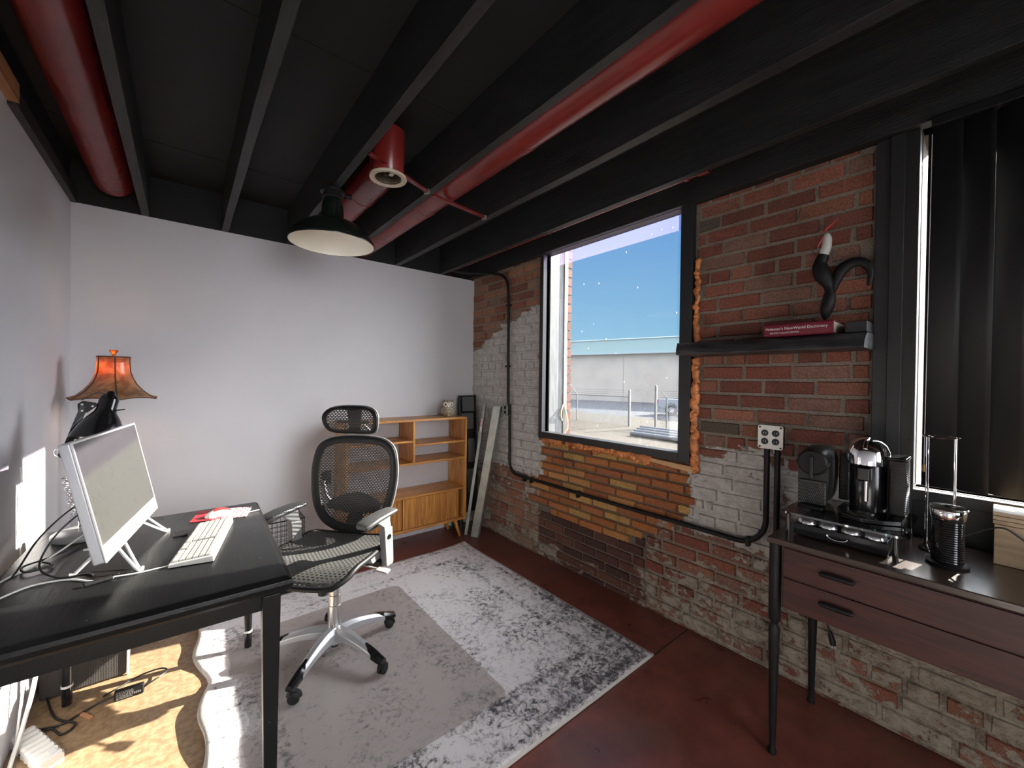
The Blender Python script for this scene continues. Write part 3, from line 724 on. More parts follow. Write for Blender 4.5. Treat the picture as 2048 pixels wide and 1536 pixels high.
for y in (1.95, -1.75):
    for x in (.10, 1.8):
        wh = MB().lathe([(.20, -.12), (.36, -.12), (.385, -.06), (.385, .06), (.36, .12), (.20, .12)], (x, y, .385), 28, (1, 0, 0)).build('wheel', M_blk_soft, e)
        w = MB(); w.lathe([(0, -.10), (.06, -.115), (.07, -.09), (0, -.085)], (x, y, .385), 16, (1, 0, 0)); w.lathe([(.19, -.13), (.215, -.125), (.21, -.05)], (x, y, .385), 24, (1, 0, 0))
        for k in range(6):
            a = k*pi/3; w.bar((x-.09, y, .385), (x-.105, y+.20*cos(a), .385+.20*sin(a)), .055, .03, (1, 0, 0))
        w.build('rim', M_brushed, wh)
for y in (1.95, -1.75):
    MB().lathe([(.40, -.015), (.46, -.015), (.46, .01), (.40, .01)], (0, y, .40), 28, (1, 0, 0)).build('wheel_arch', M_blk_soft, e)
# white lengths stacked on the ground
random.seed(3)
e = None
LB = ['topmost', 'second from the front', 'third from the front', 'hindmost']
for k in range(4):
    x = 14.5+k*.75; y1 = 10.0+k*.34
    w = MB(); w.cyl((x, 5.5, -.9+.10), (x+.25, y1, -.9+.10), .10, n=14)
    w.build('white_pipe', mat('white_pvc', (.14, .145, .155), .5), loc=(x, 5.5, -.9), label=['front white pipe lying on the dirt outside the window', 'white pipe second from the front on the dirt outside', 'white pipe third from the front on the dirt outside', 'hindmost white pipe on the dirt outside the window'][k], cat='pipe', group='white pipes lying outside')

# ------------------------------------------------------------------ rug and chair mat
RC = (.962, 2.0025, 0)
def rugfn(u, v):
    x = (u-.5)*RW; y = (v-.5)*RH; z = .008
    if u < .14:
        k = (1-u/.14); yy = y+RC[1]
        x += -k*(.012*sin(yy*7.5+.6)+.018*sin(yy*15+2)); z += k*k*(.012+.014*sin(yy*9.5+1.2)+.006*sin(yy*21))
    if u > .93 and v > .93: z += .012*((u-.93)/.07)*((v-.93)/.07)
    return (x, y, max(z, .006))
w = MB(); w.grid(rugfn, 60, 60)
o = w.build('area_rug', M_rug, label='pale grey distressed patterned rug under the office chair', cat='rug', solid=.010, smooth=60); o.location = RC
w = MB(); xa, xb, ya, yb = .17, 1.118, 1.36, 2.565; rr = .05
poly = []
for cx, cy, a0 in ((xb-rr, yb-rr, 0), (xa+rr, yb-rr, 90), (xa+rr, ya+rr, 180), (xb-rr, ya+rr, 270)):
    for k in range(7): a = radians(a0+15*k); poly.append((cx+rr*cos(a)-.64, cy+rr*sin(a)-1.96, 0))
w.prism(poly, (0, 0, 0), (0, 0, .0025)); o = w.build('chair_mat', M_mat, label='clear frosted chair mat lying on the rug', cat='mat', smooth=0); o.location = (.64, 1.96, .0145)
ZM = .017

# ------------------------------------------------------------------ desk
e = empty('desk', (-.080, 1.982, 0), 'black painted wooden desk with tapered legs under window sunlight', 'desk', rz=radians(-1.4))
dx, dy = .375, .505
w = MB()
rs = []
for z, ins in ((.700, .012), (.712, .003), (.726, 0), (.738, .002), (.748, .016), (.750, .024)):
    rs.append([(-dx+.0, -dy+ins, z), (dx-ins, -dy+ins, z), (dx-ins, dy-ins, z), (-dx, dy-ins, z)])
w.rings(rs, True, True); w.build('desktop', M_desk, e, smooth=20, bevel=.002)
w = MB(); w.mm((-dx+.05, -dy+.035, .645), (dx-.055, -dy+.060, .699)); w.mm((-dx+.05, dy-.060, .645), (dx-.055, dy-.035, .699))
w.mm((dx-.075, -dy+.06, .645), (dx-.05, dy-.06, .699)); w.mm((-dx+.03, -dy+.06, .645), (-dx+.055, dy-.06, .699)); w.build('apron', M_desk, e, bevel=.002)
def tleg(x, y, ferr):
    w = MB(); s0, s1 = .026, .015
    if not ferr:
        w.rings([[(x+a*s, y+b*s, z) for a, b in ((-1, -1), (1, -1), (1, 1), (-1, 1))] for z, s in ((0.018, .018), (.30, .021), (.60, .025), (.6995, .026))])
        return w.build('leg', M_desk, e, bevel=.004)
    w.tube([(x, y, .10), (x, y, .35), (x, y, .6995)], [.0165, .021, .026], 16)
    l = w.build('leg', M_desk, e)
    MB().cyl((x, y, .094), (x, y, .103), .0185, n=16).build('ferrule', M_white, l)
    MB().tube([(x, y, .018), (x, y, .094)], [.0155, .0175], 16).build('foot', M_gloss, l)
    return l
tleg(dx-.060, -dy+.038, False); tleg(dx-.045, dy-.045, True); tleg(-dx+.07, dy-.03, True); tleg(-dx+.05, -dy+.045, False)

# monitor (all in one)
mp_ = Vector((-.1325, 2.01, .83)); yaw = -.158; tilt = .203; MW, MH = .600, .378
e = empty('desktop_computer', (-.17, 2.01, .7505), 'white slim-framed all-in-one computer with smudged screen on the desk', 'computer')
n_ = Vector((cos(yaw), sin(yaw), 0)); rr_ = Vector((-n_.y, n_.x, 0)); uu_ = Vector((0, 0, 1))*cos(tilt)-n_*sin(tilt); nn_ = rr_.cross(uu_)
if nn_.dot(n_) < 0: nn_ = -nn_
b0 = mp_-Vector((-.17, 2.01, .7505))
def mon(a, h, d): return b0+rr_*a+uu_*h+nn_*d
def mbox(w, a0, a1, h0, h1, d0, d1, m=0):
    return w.hexa([mon(a0, h0, d0), mon(a1, h0, d0), mon(a1, h0, d1), mon(a0, h0, d1), mon(a0, h1, d0), mon(a1, h1, d0), mon(a1, h1, d1), mon(a0, h1, d1)], m)
M_screen = bpy.data.materials.new('dusty_screen'); M_screen.use_nodes = True; g = NG(M_screen); tc = g.n('TexCoord')
s1 = g.noise(tc.outputs['Object'], 14, 8, .75, 1.5); s2 = g.noise(tc.outputs['Object'], 240, 2)
g.put(g.b.inputs['Base Color'], g.mix(g.step(s1, .52, .72), g.mix(g.step(s2, .4, .8), (.040, .039, .036), (.055, .054, .050)), (.018, .018, .017)))
g.b.inputs['Roughness'].default_value = .42; g.b.inputs['Coat Weight'].default_value = .3; g.b.inputs['Coat Roughness'].default_value = .12
h = MW/2
w = MB(); mbox(w, -h, h, 0, MH, -.030, -.002); w.build('back_shell', mat('satin_silver', (.55, .56, .58), .35, metal=.3), e, bevel=.006)
w = MB(); mbox(w, -h, h, 0, .052, -.002, .002); w.build('chin_bezel', M_white, e, bevel=.001)
w = MB(); mbox(w, -h, -h+.006, .052, MH, -.002, .002); mbox(w, h-.006, h, .052, MH, -.002, .002); mbox(w, -h+.006, h-.006, MH-.006, MH, -.002, .002); w.build('screen_frame', M_white, e)
w = MB(); mbox(w, -h+.006, h-.006, .052, MH-.006, -.002, .0005); w.build('screen', M_screen, e, smooth=0)
def text_mesh(name, txt, size, mtx, m, parent, ext=.0005):
    cu = bpy.data.curves.new(name, 'FONT'); cu.body = txt; cu.size = size; cu.extrude = ext; cu.align_x = 'CENTER'; cu.align_y = 'CENTER'
    to = bpy.data.objects.new(name+'_src', cu); C.objects.link(to); bpy.context.view_layer.update()
    me = bpy.data.meshes.new_from_object(to.evaluated_get(bpy.context.evaluated_depsgraph_get())); bpy.data.objects.remove(to); bpy.data.curves.remove(cu)
    me.transform(mtx); me.materials.clear(); me.materials.append(m); o = bpy.data.objects.new(name, me); C.objects.link(o); o.parent = parent; return o
def frame_mtx(o, x, y):
    x, y = Vector(x).normalized(), Vector(y).normalized(); z = x.cross(y); m = Matrix((x, y, z)).transposed().to_4x4(); m.translation = o; return m
M_logo = mat('grey_print', (.25, .25, .26), .4)
lg = MB().tube([mon(.0+.011*cos(a*pi/12), .026+.011*sin(a*pi/12), .0022) for a in range(24)], .0009, 6, closed=True).build('logo', M_logo, e)
text_mesh('logo_letters', 'hp', .015, frame_mtx(mon(0, .026, .0025), rr_, uu_), M_logo, lg)
for a in (-h+.015, h-.015):
    MB().cyl(mon(a, .038, 0.001), mon(a, .038, .004), .003, n=10).build('side_button', M_logo, e)
for sgn, tip in ((-1, Vector((-.104, 1.823, .7505))), (1, Vector((-.045, 2.206, .7505)))):
    t0 = tip-Vector((-.17, 2.01, .7505))+Vector((0, 0, .006)); a = sgn*.13
    pth = [mon(a-.035, .012, -.012), t0+Vector((-.012, -.012*1, 0)), t0, t0+Vector((-.012, .012, 0)), mon(a+.035, .012, -.012)]
    rear = Vector((-.10, sgn*.12, .006))
    MB().tube(smooth_path(pth, 6), .0048, 8).build('foot', M_white, e)
    MB().tube([mon(a, .03, -.028), rear+Vector((-.0, 0, 0)), rear+Vector((-.012, 0, 0))], .0048, 8).build('rear_foot', M_white, e)

# keyboard
ky = radians(90-12.0); e = empty('keyboard', (.067, 1.965, .7505), 'white full-size wired keyboard on the desk edge', 'keyboard', rz=ky-pi)
# local x: long axis, y: towards the monitor
w = MB(); w.hexa([(-.215, -.064, .002), (.215, -.064, .002), (.215, .064, .002), (-.215, .064, .002), (-.213, -.062, .014), (.213, -.062, .014), (.213, .062, .024), (-.213, .062, .024)]); w.build('case', mat('keyboard_white', (.46, .45, .42), .4), e, bevel=.003)
M_key = mat('white_keys', (.42, .41, .38), .4); M_gap = mat('key_gap', (.07, .068, .062), .6)
w = MB(); w.hexa([(-.205, -.054, .0142), (.205, -.054, .0142), (.205, .050, .0225), (-.205, .050, .0225), (-.205, -.054, .0152), (.205, -.054, .0152), (.205, .050, .0237), (-.205, .050, .0237)]); w.build('key_bed', M_gap, e)
rows = 6; cnt = 0
for r_ in range(rows):
    y = -.046+r_*.0182; z = .0150+(y+.054)*.0815
    xs = [-.199+.0187*i for i in range(22)]
    if r_ == 0: segs = [(-.204, -.176), (-.174, -.150), (-.148, -.055), (-.053, -.03), (-.028, -.006), (-.004, .022)] + [(.035+.0187*i, .0515+.0187*i) for i in range(3)] + [(.106, .140), (.142, .158), (.160, .203)]
    else: segs = [(x-.0082, x+.0082) for x in xs if not (.024 < x < .034 or .092 < x < .100)]
    for (a, b) in segs:
        if cnt >= 100: break
        MB().hexa([(a, y-.0082, z), (b, y-.0082, z), (b, y+.0082, z+.0012), (a, y+.0082, z+.0012), (a+.0015, y-.0065, z+.005), (b-.0015, y-.0065, z+.005), (b-.0015, y+.0065, z+.0062), (a+.0015, y+.0065, z+.0062)]).build('key', M_key, e, smooth=0); cnt += 1
w = MB(); r_ = 5; y = -.046+r_*.0182; z = .0150+(y+.054)*.0815
if cnt >= 100: 
    for x in xs[4:]:
        a, b = x-.0082, x+.0082
        w.hexa([(a, y-.0082, z), (b, y-.0082, z), (b, y+.0082, z+.0012), (a, y+.0082, z+.0012), (a+.0015, y-.0065, z+.005), (b-.0015, y-.0065, z+.005), (b-.0015, y+.0065, z+.0062), (a+.0015, y+.0065, z+.0062)])
    w.build('keys', M_key, e, smooth=0)['kind'] = 'stuff'
MB().tube(smooth_path([(-.213, .04, .010), (-.26, .05, .006), (-.30, .01, .004), (-.33, .09, .004), (-.36, .15, .004)], 6), .0022, 6).build('cable', M_wire_w, e)

# mouse on mat
M_pad = bpy.data.materials.new('keycap_print'); M_pad.use_nodes = True; g = NG(M_pad); tc = g.n('TexCoord'); br = g.n('TexBrick')
g.put(br.inputs['Vector'], tc.outputs['Object']); br.offset = .5; br.inputs['Scale'].default_value = 1; br.inputs['Brick Width'].default_value = .028; br.inputs['Row Height'].default_value = .026; br.inputs['Mortar Size'].default_value = .0025
br.inputs['Color1'].default_value = (.62, .58, .58, 1); br.inputs['Color2'].default_value = (.55, .45, .46, 1); br.inputs['Mortar'].default_value = (.30, .05, .06, 1)
sx = g.n('SeparateXYZ'); g.t.links.new(tc.outputs['Object'], sx.inputs[0]); nz = g.noise(tc.outputs['Object'], 9, 2)
g.put(g.b.inputs['Base Color'], g.mix(g.step(g.math('ADD', g.math('MULTIPLY', sx.outputs['X'], -3), nz), .45, .6), br.outputs[0], (.28, .02, .03))); g.b.inputs['Roughness'].default_value = .5
o = MB().mm((-.108, -.082, 0), (.108, .082, .003)).build('mouse_pad', M_pad, label='red and white patterned mouse pad near rear of desk', cat='mouse pad', bevel=.002); o.location = (.145, 2.325, .7505); o.rotation_euler = (0, 0, radians(-14))
e = empty('computer_mouse', (.130, 2.30, .754), 'white computer mouse with painted reddish reflection resting on the patterned pad', 'mouse', rz=radians(100))
def mousefn(u, v):
    s = (u-.5)*2; t_ = v; hw = .030*sqrt(max(0, 1-(2*t_-1)**4))*(.92+.08*cos(6*t_)); return (s*hw, (t_-.5)*.108, .001+.034*sin(pi*min(1, t_*.92+.05))**.7*max(0, (1-abs(s)**2.6)))
w = MB(); w.grid(mousefn, 16, 20); w.build('shell', M_white, e, smooth=80)
w = MB(); w.grid(lambda u, v: tuple(Vector(mousefn(.22+u*.56, .08+v*.62))+Vector((0, 0, .0012))), 10, 12); w.build('top_reflection', mat('red_reflection', (.45, .03, .03), .25), e, smooth=80)  # red cover paints the reddish reflection onto the pale shell

# ------------------------------------------------------------------ desk lamp (swing arm)
e = empty('desk_lamp', (-.315, 2.335, .7505), 'black swing-arm desk lamp standing behind the computer', 'desk lamp')
L0 = Vector((-.315, 2.335, .7505))  # base on the desk
MB().lathe([(0, 0), (.082, 0), (.086, .006), (.085, .020), (.076, .027), (.02, .030), (0, .030)], (0,0,0), 40).build('base', mat('lamp_base_grey', (.30, .30, .29), .3), e, smooth=50)
MB().cyl((0, .01, .028), (0, .01, .062), .010, n=14).build('stem', M_chrome, e)
el = Vector((-.368, 2.37, 1.083))-L0; J = Vector((-.314, 2.382, 1.272))-L0; st = Vector((0, .01, .060))
w = MB()
for d in (-.010, .010): w.bar(st+Vector((0, d, 0)), el+Vector((0, d, 0)), .005, .012)
w.build('lower_arm', M_gloss, e)
w = MB()
for d in (-.004, .004):
    pts = []
    for k in range(60): t_ = .12+.55*k/59; pts.append(st.lerp(el, t_)+Vector((.006*cos(k*1.9)-.016, d*4+.006*sin(k*1.9), 0)))
    w.tube(pts, .0012, 5)
w.build('springs', M_chrome, e)
w = MB()
for d in (-.010, .010): w.bar(el+Vector((0, d, 0)), J+Vector((0, d, 0)), .005, .020)
w.build('upper_arm', M_gloss, e)
w = MB(); w.cyl(el+Vector((0, -.018, 0)), el+Vector((0, .018, 0)), .014, n=16); w.build('elbow_joint', M_gloss, e)
MB().tube([el+Vector((-.016+.010*cos(a*pi/8), -.006, .010+.014*sin(a*pi/8))) for a in range(16)], .0025, 6, closed=True).build('elbow_knob', M_chrome, e)
w = MB(); w.prism([J+Vector(p) for p in ((-.016, 0, -.030), (.010, 0, -.026), (.040, 0, .002), (.036, 0, .012), (-.004, 0, .022), (-.018, 0, .010))], (0, -.012, 0), (0, .012, 0)); w.build('head_bracket', M_gloss, e, bevel=.002)
w = MB()
for p in ((-.004, -.014, .008), (.026, -.014, .0), (-.004, -.014, -.018)): w.cyl(J+Vector(p), J+Vector(p)+Vector((0, -.004, 0)), .004, n=10)
w.build('bracket_rivets', M_chrome, e)
hd = Vector((-.234, 2.385, 1.333))-L0; axd = Vector((-.19, -.22, -1)).normalized()
MB().cyl(J+Vector((.03, 0, .004)), hd+axd*.055, .006, n=10).build('swivel', M_brushed, e)
MB().lathe([(.0, 0), (.010, .002), (.014, .008), (.015, .014), (.020, .018), (.028, .026), (.031, .040), (.031, .075), (.035, .092), (.052, .118), (.068, .150), (.080, .185), (.085, .205), (.083, .2055), (.077, .185), (.06, .150), (.03, .10), (0, .095)], hd, 44, axd).build('shade', M_gloss, e, smooth=50)
MB().tube(smooth_path([J+Vector((-.006, -.01, .026)), J+Vector((.03, -.01, .050)), J+Vector((.055, -.005, .052)), hd+axd*.02+Vector((-.006, 0, 0))], 6), .0022, 6).build('cord', M_wire_b, e)
MB().cyl(hd+axd*.085+Vector((.025, 0, 0)), hd+axd*.085+Vector((.058, 0, .004)), .0025, n=8).build('switch', M_blk, e)
M_bulbg = mat('bulb_glass', (.8, .8, .78), .2)
MB().lathe([(0, .19), (.02, .185), (.028, .165), (.022, .14), (.012, .12), (.012, .10)], hd, 20, axd).build('bulb', M_bulbg, e)

# ------------------------------------------------------------------ floor lamp with bell shade
e = empty('floor_lamp', (-.287, 3.0, 0), 'floor lamp with amber scalloped bell shade glowing behind the desk', 'floor lamp')
M_bronze = mat('antique_bronze', (.16, .07, .03), .35, metal=.8)
MB().lathe([(0, 0), (.13, 0), (.135, .012), (.11, .028), (.03, .040), (.015, .06), (0, .06)], (0,0,0), 40).build('base', M_bronze, e)
MB().tube([(0, 0, .05), (0, 0, 1.50)], .011, 14).build('pole', M_bronze, e)
M_shade = bpy.data.materials.new('amber_mica'); M_shade.use_nodes = True; g = NG(M_shade); tc = g.n('TexCoord')
n1 = g.noise(tc.outputs['Object'], 13, 5, .6, 1.8)
g.put(g.b.inputs['Base Color'], g.mix(g.step(n1, .35, .65), (.20, .12, .06), (.46, .32, .18))); g.b.inputs['Roughness'].default_value = .28; g.b.inputs['Coat Weight'].default_value = .5
tl = g.n('BsdfTranslucent'); g.put(tl.inputs[0], g.mix(g.step(n1, .35, .65), (.55, .20, .04), (.80, .36, .08))); mx = g.n('MixShader'); mx.inputs[0].default_value = .38
om = [n for n in g.t.nodes if n.type == 'OUTPUT_MATERIAL'][0]
g.t.links.new(g.b.outputs[0], mx.inputs[1]); g.t.links.new(tl.outputs[0], mx.inputs[2]); g.t.links.new(mx.outputs[0], om.inputs[0])
SP = [(.066, 1.497), (.067, 1.46), (.070, 1.42), (.080, 1.385), (.098, 1.35), (.122, 1.32), (.150, 1.295), (.182, 1.275)]
def shaderad(a, r, z, k=6):
    seg = 2*pi/k; b = ((a+.35) % seg)/seg; f = 1-.075*sin(pi*b)*(r/.18)**1.0 ; return r*f
n = 72; rs = [[(cos(2*pi*j/n)*shaderad(2*pi*j/n, r, z), sin(2*pi*j/n)*shaderad(2*pi*j/n, r, z), z + (.010*sin(pi*(((2*pi*j/n+.35) % (pi/3))/(pi/3))) if z < 1.28 else 0)) for j in range(n)] for r, z in SP]
w = MB(); w.rings(rs, True, False); sh = w.build('lamp_shade', M_shade, e, smooth=50, solid=.0012)
M_rib = mat('brown_braid', (.09, .045, .022), .6)
w = MB()
for k in range(6):
    a = k*pi/3-.35; w.tube([(cos(a)*(r+.001), sin(a)*(r+.001), z) for r, z in SP], .0032, 6)
w.tube([rs[0][j] for j in range(0, n, 2)], .0035, 6, closed=True); w.tube([rs[-1][j] for j in range(0, n, 2)], .0028, 6, closed=True)
w.build('shade_braid', M_rib, sh, smooth=60)
MB().lathe([(0, 1.495), (.008, 1.497), (.007, 1.510), (.010, 1.517), (.018, 1.530), (.019, 1.533), (0, 1.534)], (0,0,0), 20).build('finial', mat('copper', (.55, .16, .05), .3, metal=.9), e)
w = MB()
for k in range(3):
    a = k*2*pi/3; w.tube([(0, 0, 1.492), (cos(a)*.064, sin(a)*.064, 1.492)], .0018, 6)
w.build('spider', M_bronze, e)
M_bulb = bpy.data.materials.new('lit_bulb'); M_bulb.use_nodes = True; bb = M_bulb.node_tree.nodes['Principled BSDF']; bb.inputs['Emission Color'].default_value = (1, .55, .22, 1); bb.inputs['Emission Strength'].default_value = 6
MB().lathe([(0, 1.47), (.018, 1.462), (.028, 1.44), (.024, 1.415), (.013, 1.395), (.013, 1.38)], (.03, -.02, 0), 20).build('bulb', M_bulb, e)
pl_ = bpy.data.lights.new('lamp_bulb_light', 'POINT'); pl_.energy = 1.0; pl_.color = (1, .52, .22); pl_.shadow_soft_size = .03
po = bpy.data.objects.new('lamp_bulb_light', pl_); C.objects.link(po); po.parent = e; po.location = (-.03, -.015, 1.44)

# ------------------------------------------------------------------ bookcase
X0, X1, Y0, Y1 = .92, 1.967, 3.035, 3.325
e = empty('bookcase', ((X0+X1)/2, (Y0+Y1)/2, 0), 'honey oak mid-century bookcase with sliding tambour doors on splayed legs', 'bookcase')
o_ = Vector(((X0+X1)/2, (Y0+Y1)/2, 0))
def bb(a, b): return MB().mm(Vector(a)-o_, Vector(b)-o_)
T = .018
bb((X0, Y0, 1.050), (X1, Y1, 1.068)).build('top', M_teak, e, bevel=.002)
for x in (X0, X1-T): bb((x, Y0, .155), (x+T, Y1, 1.050)).build('side_panel', M_teak_v, e, bevel=.0015)
DV = 1.452
bb((DV, Y0+.004, .716), (DV+T, Y1, 1.050)).build('divider', M_teak_v, e, bevel=.0015)
bb((X0+T, Y0+.002, .698), (X1-T, Y1, .716)).build('shelf', M_teak, e, bevel=.0015)
bb((DV+T, Y0+.012, .846), (X1-T, Y1, .862)).build('shelf', M_teak, e, bevel=.0015)
bb((X0+T, Y0+.012, .880), (DV, Y1, .896)).build('shelf', M_teak, e, bevel=.0015)
bb((X0+T, Y0+.010, .425), (X1-T, Y1, .443)).build('cabinet_top', M_teak, e, bevel=.0015)
bb((X0+T, Y0+.002, .155), (X1-T, Y1, .175)).build('bottom_panel', M_teak, e, bevel=.0015)
bb((X0+T, Y1-.006, .175), (X1-T, Y1, .425)).build('cabinet_back', M_teak, e)
M_tamb = wood('tambour_oak', (.33, .125, .028), (.58, .27, .07), .45, 'z')
def tambour(x0, x1, y):
    w = MB(); n = int((x1-x0)/.0125)
    for k in range(n):
        a = x0+(x1-x0)*k/n; b = x0+(x1-x0)*(k+1)/n
        w.prism([Vector((a, y, .178))-o_, Vector((a+.002, y-.005, .178))-o_, Vector((b-.002, y-.005, .178))-o_, Vector((b, y, .178))-o_, Vector((b, y+.006, .178))-o_, Vector((a, y+.006, .178))-o_], (0, 0, 0), (0, 0, .244))
    return w.build('tambour_door', M_tamb, e, smooth=0)
tambour(X0+T+.002, 1.372, Y0+.032); 
flat_d = MB()
w = MB(); n = 34; a0_, a1_ = 1.374, 1.775
tambour(1.374, 1.775, Y0+.018); tambour(1.777, 1.905, Y0+.032)
bb((1.372, Y0+.010, .178), (1.382, Y0+.020, .422)).build('door_pull', M_teak_v, e)
for x, y, sx_, sy_ in ((X0+.09, Y0+.05, -1, -1), (X1-.09, Y0+.05, 1, -1), (X0+.09, Y1-.05, -1, 1), (X1-.09, Y1-.05, 1, 1)):
    w = MB(); w.tube([Vector((x, y, .155))-o_, Vector((x+sx_*.045, y+(sy_*.02 if sy_ < 0 else 0), 0.001))-o_], [.019, .010], 18); w.build('leg', M_teak_v, e)

# owl
e = empty('owl_figurine', (1.845, 3.16, 1.0685), 'speckled ceramic owl figurine with big pale eyes on the bookcase', 'figurine', rz=radians(-28))
M_owl = mat('speckled_stoneware', (.16, .13, .08), .45, col2=(.50, .44, .32), vscale=70)
MB().lathe([(0, 0), (.040, 0), (.048, .008), (.053, .035), (.052, .06), (.046, .078), (.044, .088), (.050, .100), (.051, .118), (.044, .134), (.025, .143), (0, .145)], (0,0,0), 32).build('body', M_owl, e, smooth=70)
for s_ in (-1, 1):
    ey = MB().lathe([(.0, 0), (.021, 0), (.022, .004), (.017, .007), (0, .008)], (s_*.023, -.041, .108), 22, (s_*.25, -1, .05)).build('eye', mat('pale_glaze', (.62, .57, .45), .35), e)
    MB().lathe([(0, 0), (.008, 0), (.007, .003), (0, .004)], (s_*.0248, -.0485, .108), 14, (s_*.25, -1, .05)).build('pupil', M_gloss, ey)
    MB().lathe([(.013, 0), (.008, .012), (0, .022)], (s_*.034, -.012, .132), 12, (s_*.5, -.1, 1)).build('ear_tuft', M_owl, e)
    MB().lathe([(0, -.03), (.010, -.02), (.014, 0), (.010, .022), (0, .03)], (s_*.050, -.006, .045), 14, (s_*.05, 0, 1)).build('wing', M_owl, e)
MB().lathe([(.008, 0), (.005, .01), (0, .018)], (0, -.048, .100), 10, (0, -.6, -1)).build('beak', M_brushed, e)

# wire mesh waste bin, seen under the far armrest
e = empty('wire_basket', (.515, 3.0, .0), 'black square wire-grid basket on the floor behind the far armrest', 'basket')
w = MB(); BX, BH = .105, .485
for z in [.004+k*(BH-.008)/15 for k in range(16)]:
    w.tube([(-BX, -BX, z), (BX, -BX, z), (BX, BX, z), (-BX, BX, z)], .0016 if z < BH-.01 else .004, 5, closed=True)
for k in range(9):
    t_ = -BX+2*BX*k/8
    for a, b in (((t_, -BX), 0), ((t_, BX), 0), ((-BX, t_), 0), ((BX, t_), 0)): w.tube([(a[0], a[1], .003), (a[0], a[1], BH-.003)], .0016, 5)
w.build('wire_grid', M_wire_b, e)
MB().mm((-BX+.003, -BX+.003, .001), (BX-.003, BX-.003, .006)).build('bottom', M_blk, e)

# ------------------------------------------------------------------ things leaning in the corner
e = empty('storage_rack', (2.09, 3.20, 0), 'tall black folded rack with grey panels leaning behind the bookcase', 'rack')
o_ = Vector((2.09, 3.20, 0))
w = MB(); w.hexa([Vector(p)-o_ for p in ((1.99, 3.16, .16), (2.165, 3.16, .16), (2.165, 3.20, .16), (1.99, 3.20, .16), (2.03, 3.26, 1.245), (2.195, 3.26, 1.245), (2.195, 3.30, 1.245), (2.03, 3.30, 1.245))]); w.build('back_board', M_blk, e, bevel=.003)
w = MB()
for a, b in (((1.985, 3.15, 0), (2.022, 3.258, 1.25)), ((2.168, 3.15, 0), (2.200, 3.258, 1.25))): w.bar(a_ := Vector(a)-o_, Vector(b)-o_, .014, .014)
w.build('side_rails', M_blk, e)
M_dg = mat('dark_grey_panel', (.10, .105, .105), .5)
for z0, z1, xa, xb in ((1.10, 1.235, 2.045, 2.175), (.93, 1.08, 2.03, 2.16), (.62, .84, 2.09, 2.165), (.34, .56, 2.07, 2.145)):
    def P(x, z, d=0): return Vector((x, 3.16+(z-.16)*.0922-.006-d, z))-o_
    w = MB(); w.hexa([P(xa, z0, .01), P(xb, z0, .01), P(xb, z0), P(xa, z0), P(xa, z1, .01), P(xb, z1, .01), P(xb, z1), P(xa, z1)]); w.build('grey_panel', M_dg, e, bevel=.002)
def channel(name, b0_, t0_, wv, depth, m, label):
    b0_, t0_ = Vector(b0_), Vector(t0_); wv = Vector(wv); d = (t0_-b0_).normalized(); nrm = d.cross(wv).normalized()
    e = empty(name, b0_, label, 'metal strip'); z = Vector((0, 0, 0)); L = t0_-b0_
    w = MB(); w.hexa([z, wv, wv+nrm*.002, nrm*.002, L, L+wv, L+wv+nrm*.002, L+nrm*.002])
    for k in (0, 1):
        a = wv*k*(1-.02); w.hexa([a, a+wv*.02, a+wv*.02+nrm*depth, a+nrm*depth, a+L, a+wv*.02+L, a+wv*.02+nrm*depth+L, a+nrm*depth+L])
    w.build('channel', m, e, smooth=0); return e
channel('steel_channel', (1.990, 2.995, .002), (2.150, 2.895, 1.165), (.030, -.070, 0), .03, M_galv, 'wide galvanised steel channel leaning in the corner')
ch = channel('steel_strip', (1.965, 3.06, .002), (2.145, 3.04, 1.18), (.016, -.020, 0), .02, mat('dull_steel', (.30, .32, .30), .4, metal=.7), 'narrow grey metal strip with red label beside the wide channel')
MB().bar((.136, -.040, .92), (.150, -.041, 1.04), .022, .003, (1, .8, 0)).build('label', mat('red_label', (.40, .05, .05), .5, col2=(.7, .68, .66), vscale=40), ch)
w = MB(); w.hexa([(1.972, 3.285, 0), (2.10, 3.285, 0), (2.10, 3.291, 0), (1.972, 3.291, 0), (1.972, 3.325, .30), (2.10, 3.325, .30), (2.10, 3.331, .30), (1.972, 3.331, .30)])
w.build('glass_sheet', M_gsheet, loc=(2.0, 3.29, 0), label='small greenish glass sheet leaning low against the back wall', cat='glass')

# conduits and outlet boxes
XC = WX-.027
e = empty('electrical_conduit', (XC, 1.8, .60), 'long black conduit running low along brick wall between outlet boxes', 'conduit'); o_ = Vector((XC, 1.8, .60))
pth = [(XC, 2.705, 1.09), (XC, 2.70, .72)] + [tuple(p) for p in arc((XC, 2.60, .70), .10, pi, 1.5*pi, 8, (0, -1, 0), (0, 0, 1))] + [(XC, 1.70, .597), (XC, .90, .600)] + [tuple(p) for p in arc((XC, .855, .733), .133, -pi/2, 0, 9, (0, -1, 0), (0, 0, 1))] + [(XC, .722, .80), (XC, .722, 1.085)]
MB().tube([Vector(p)-o_ for p in pth], .0125, 14).build('tube', M_blk, e)
for y, z in ((2.50, .595), (1.92, .595), (.80, .615), (2.42, .597)):
    w = MB(); w.mm(Vector((XC-.014, y-.008, z-.03))-o_, Vector((WX-.007, y+.008, z+.016))-o_); w.build('clamp', M_blk, e, bevel=.002)
e = empty('electrical_conduit', (XC, 2.74, 1.19), 'black conduit rising from small outlet box into the joists', 'conduit'); o_ = Vector((XC, 2.74, 1.19))
pth = smooth_path([(XC, 2.728, 1.18), (XC, 2.735, 1.6), (XC, 2.745, 2.15), (XC, 2.80, 2.30), (XC-.02, 2.95, 2.362), (XC-.20, 3.12, 2.368), (XC-.31, 3.20, 2.40), (XC-.36, 3.24, 2.50)], 6)
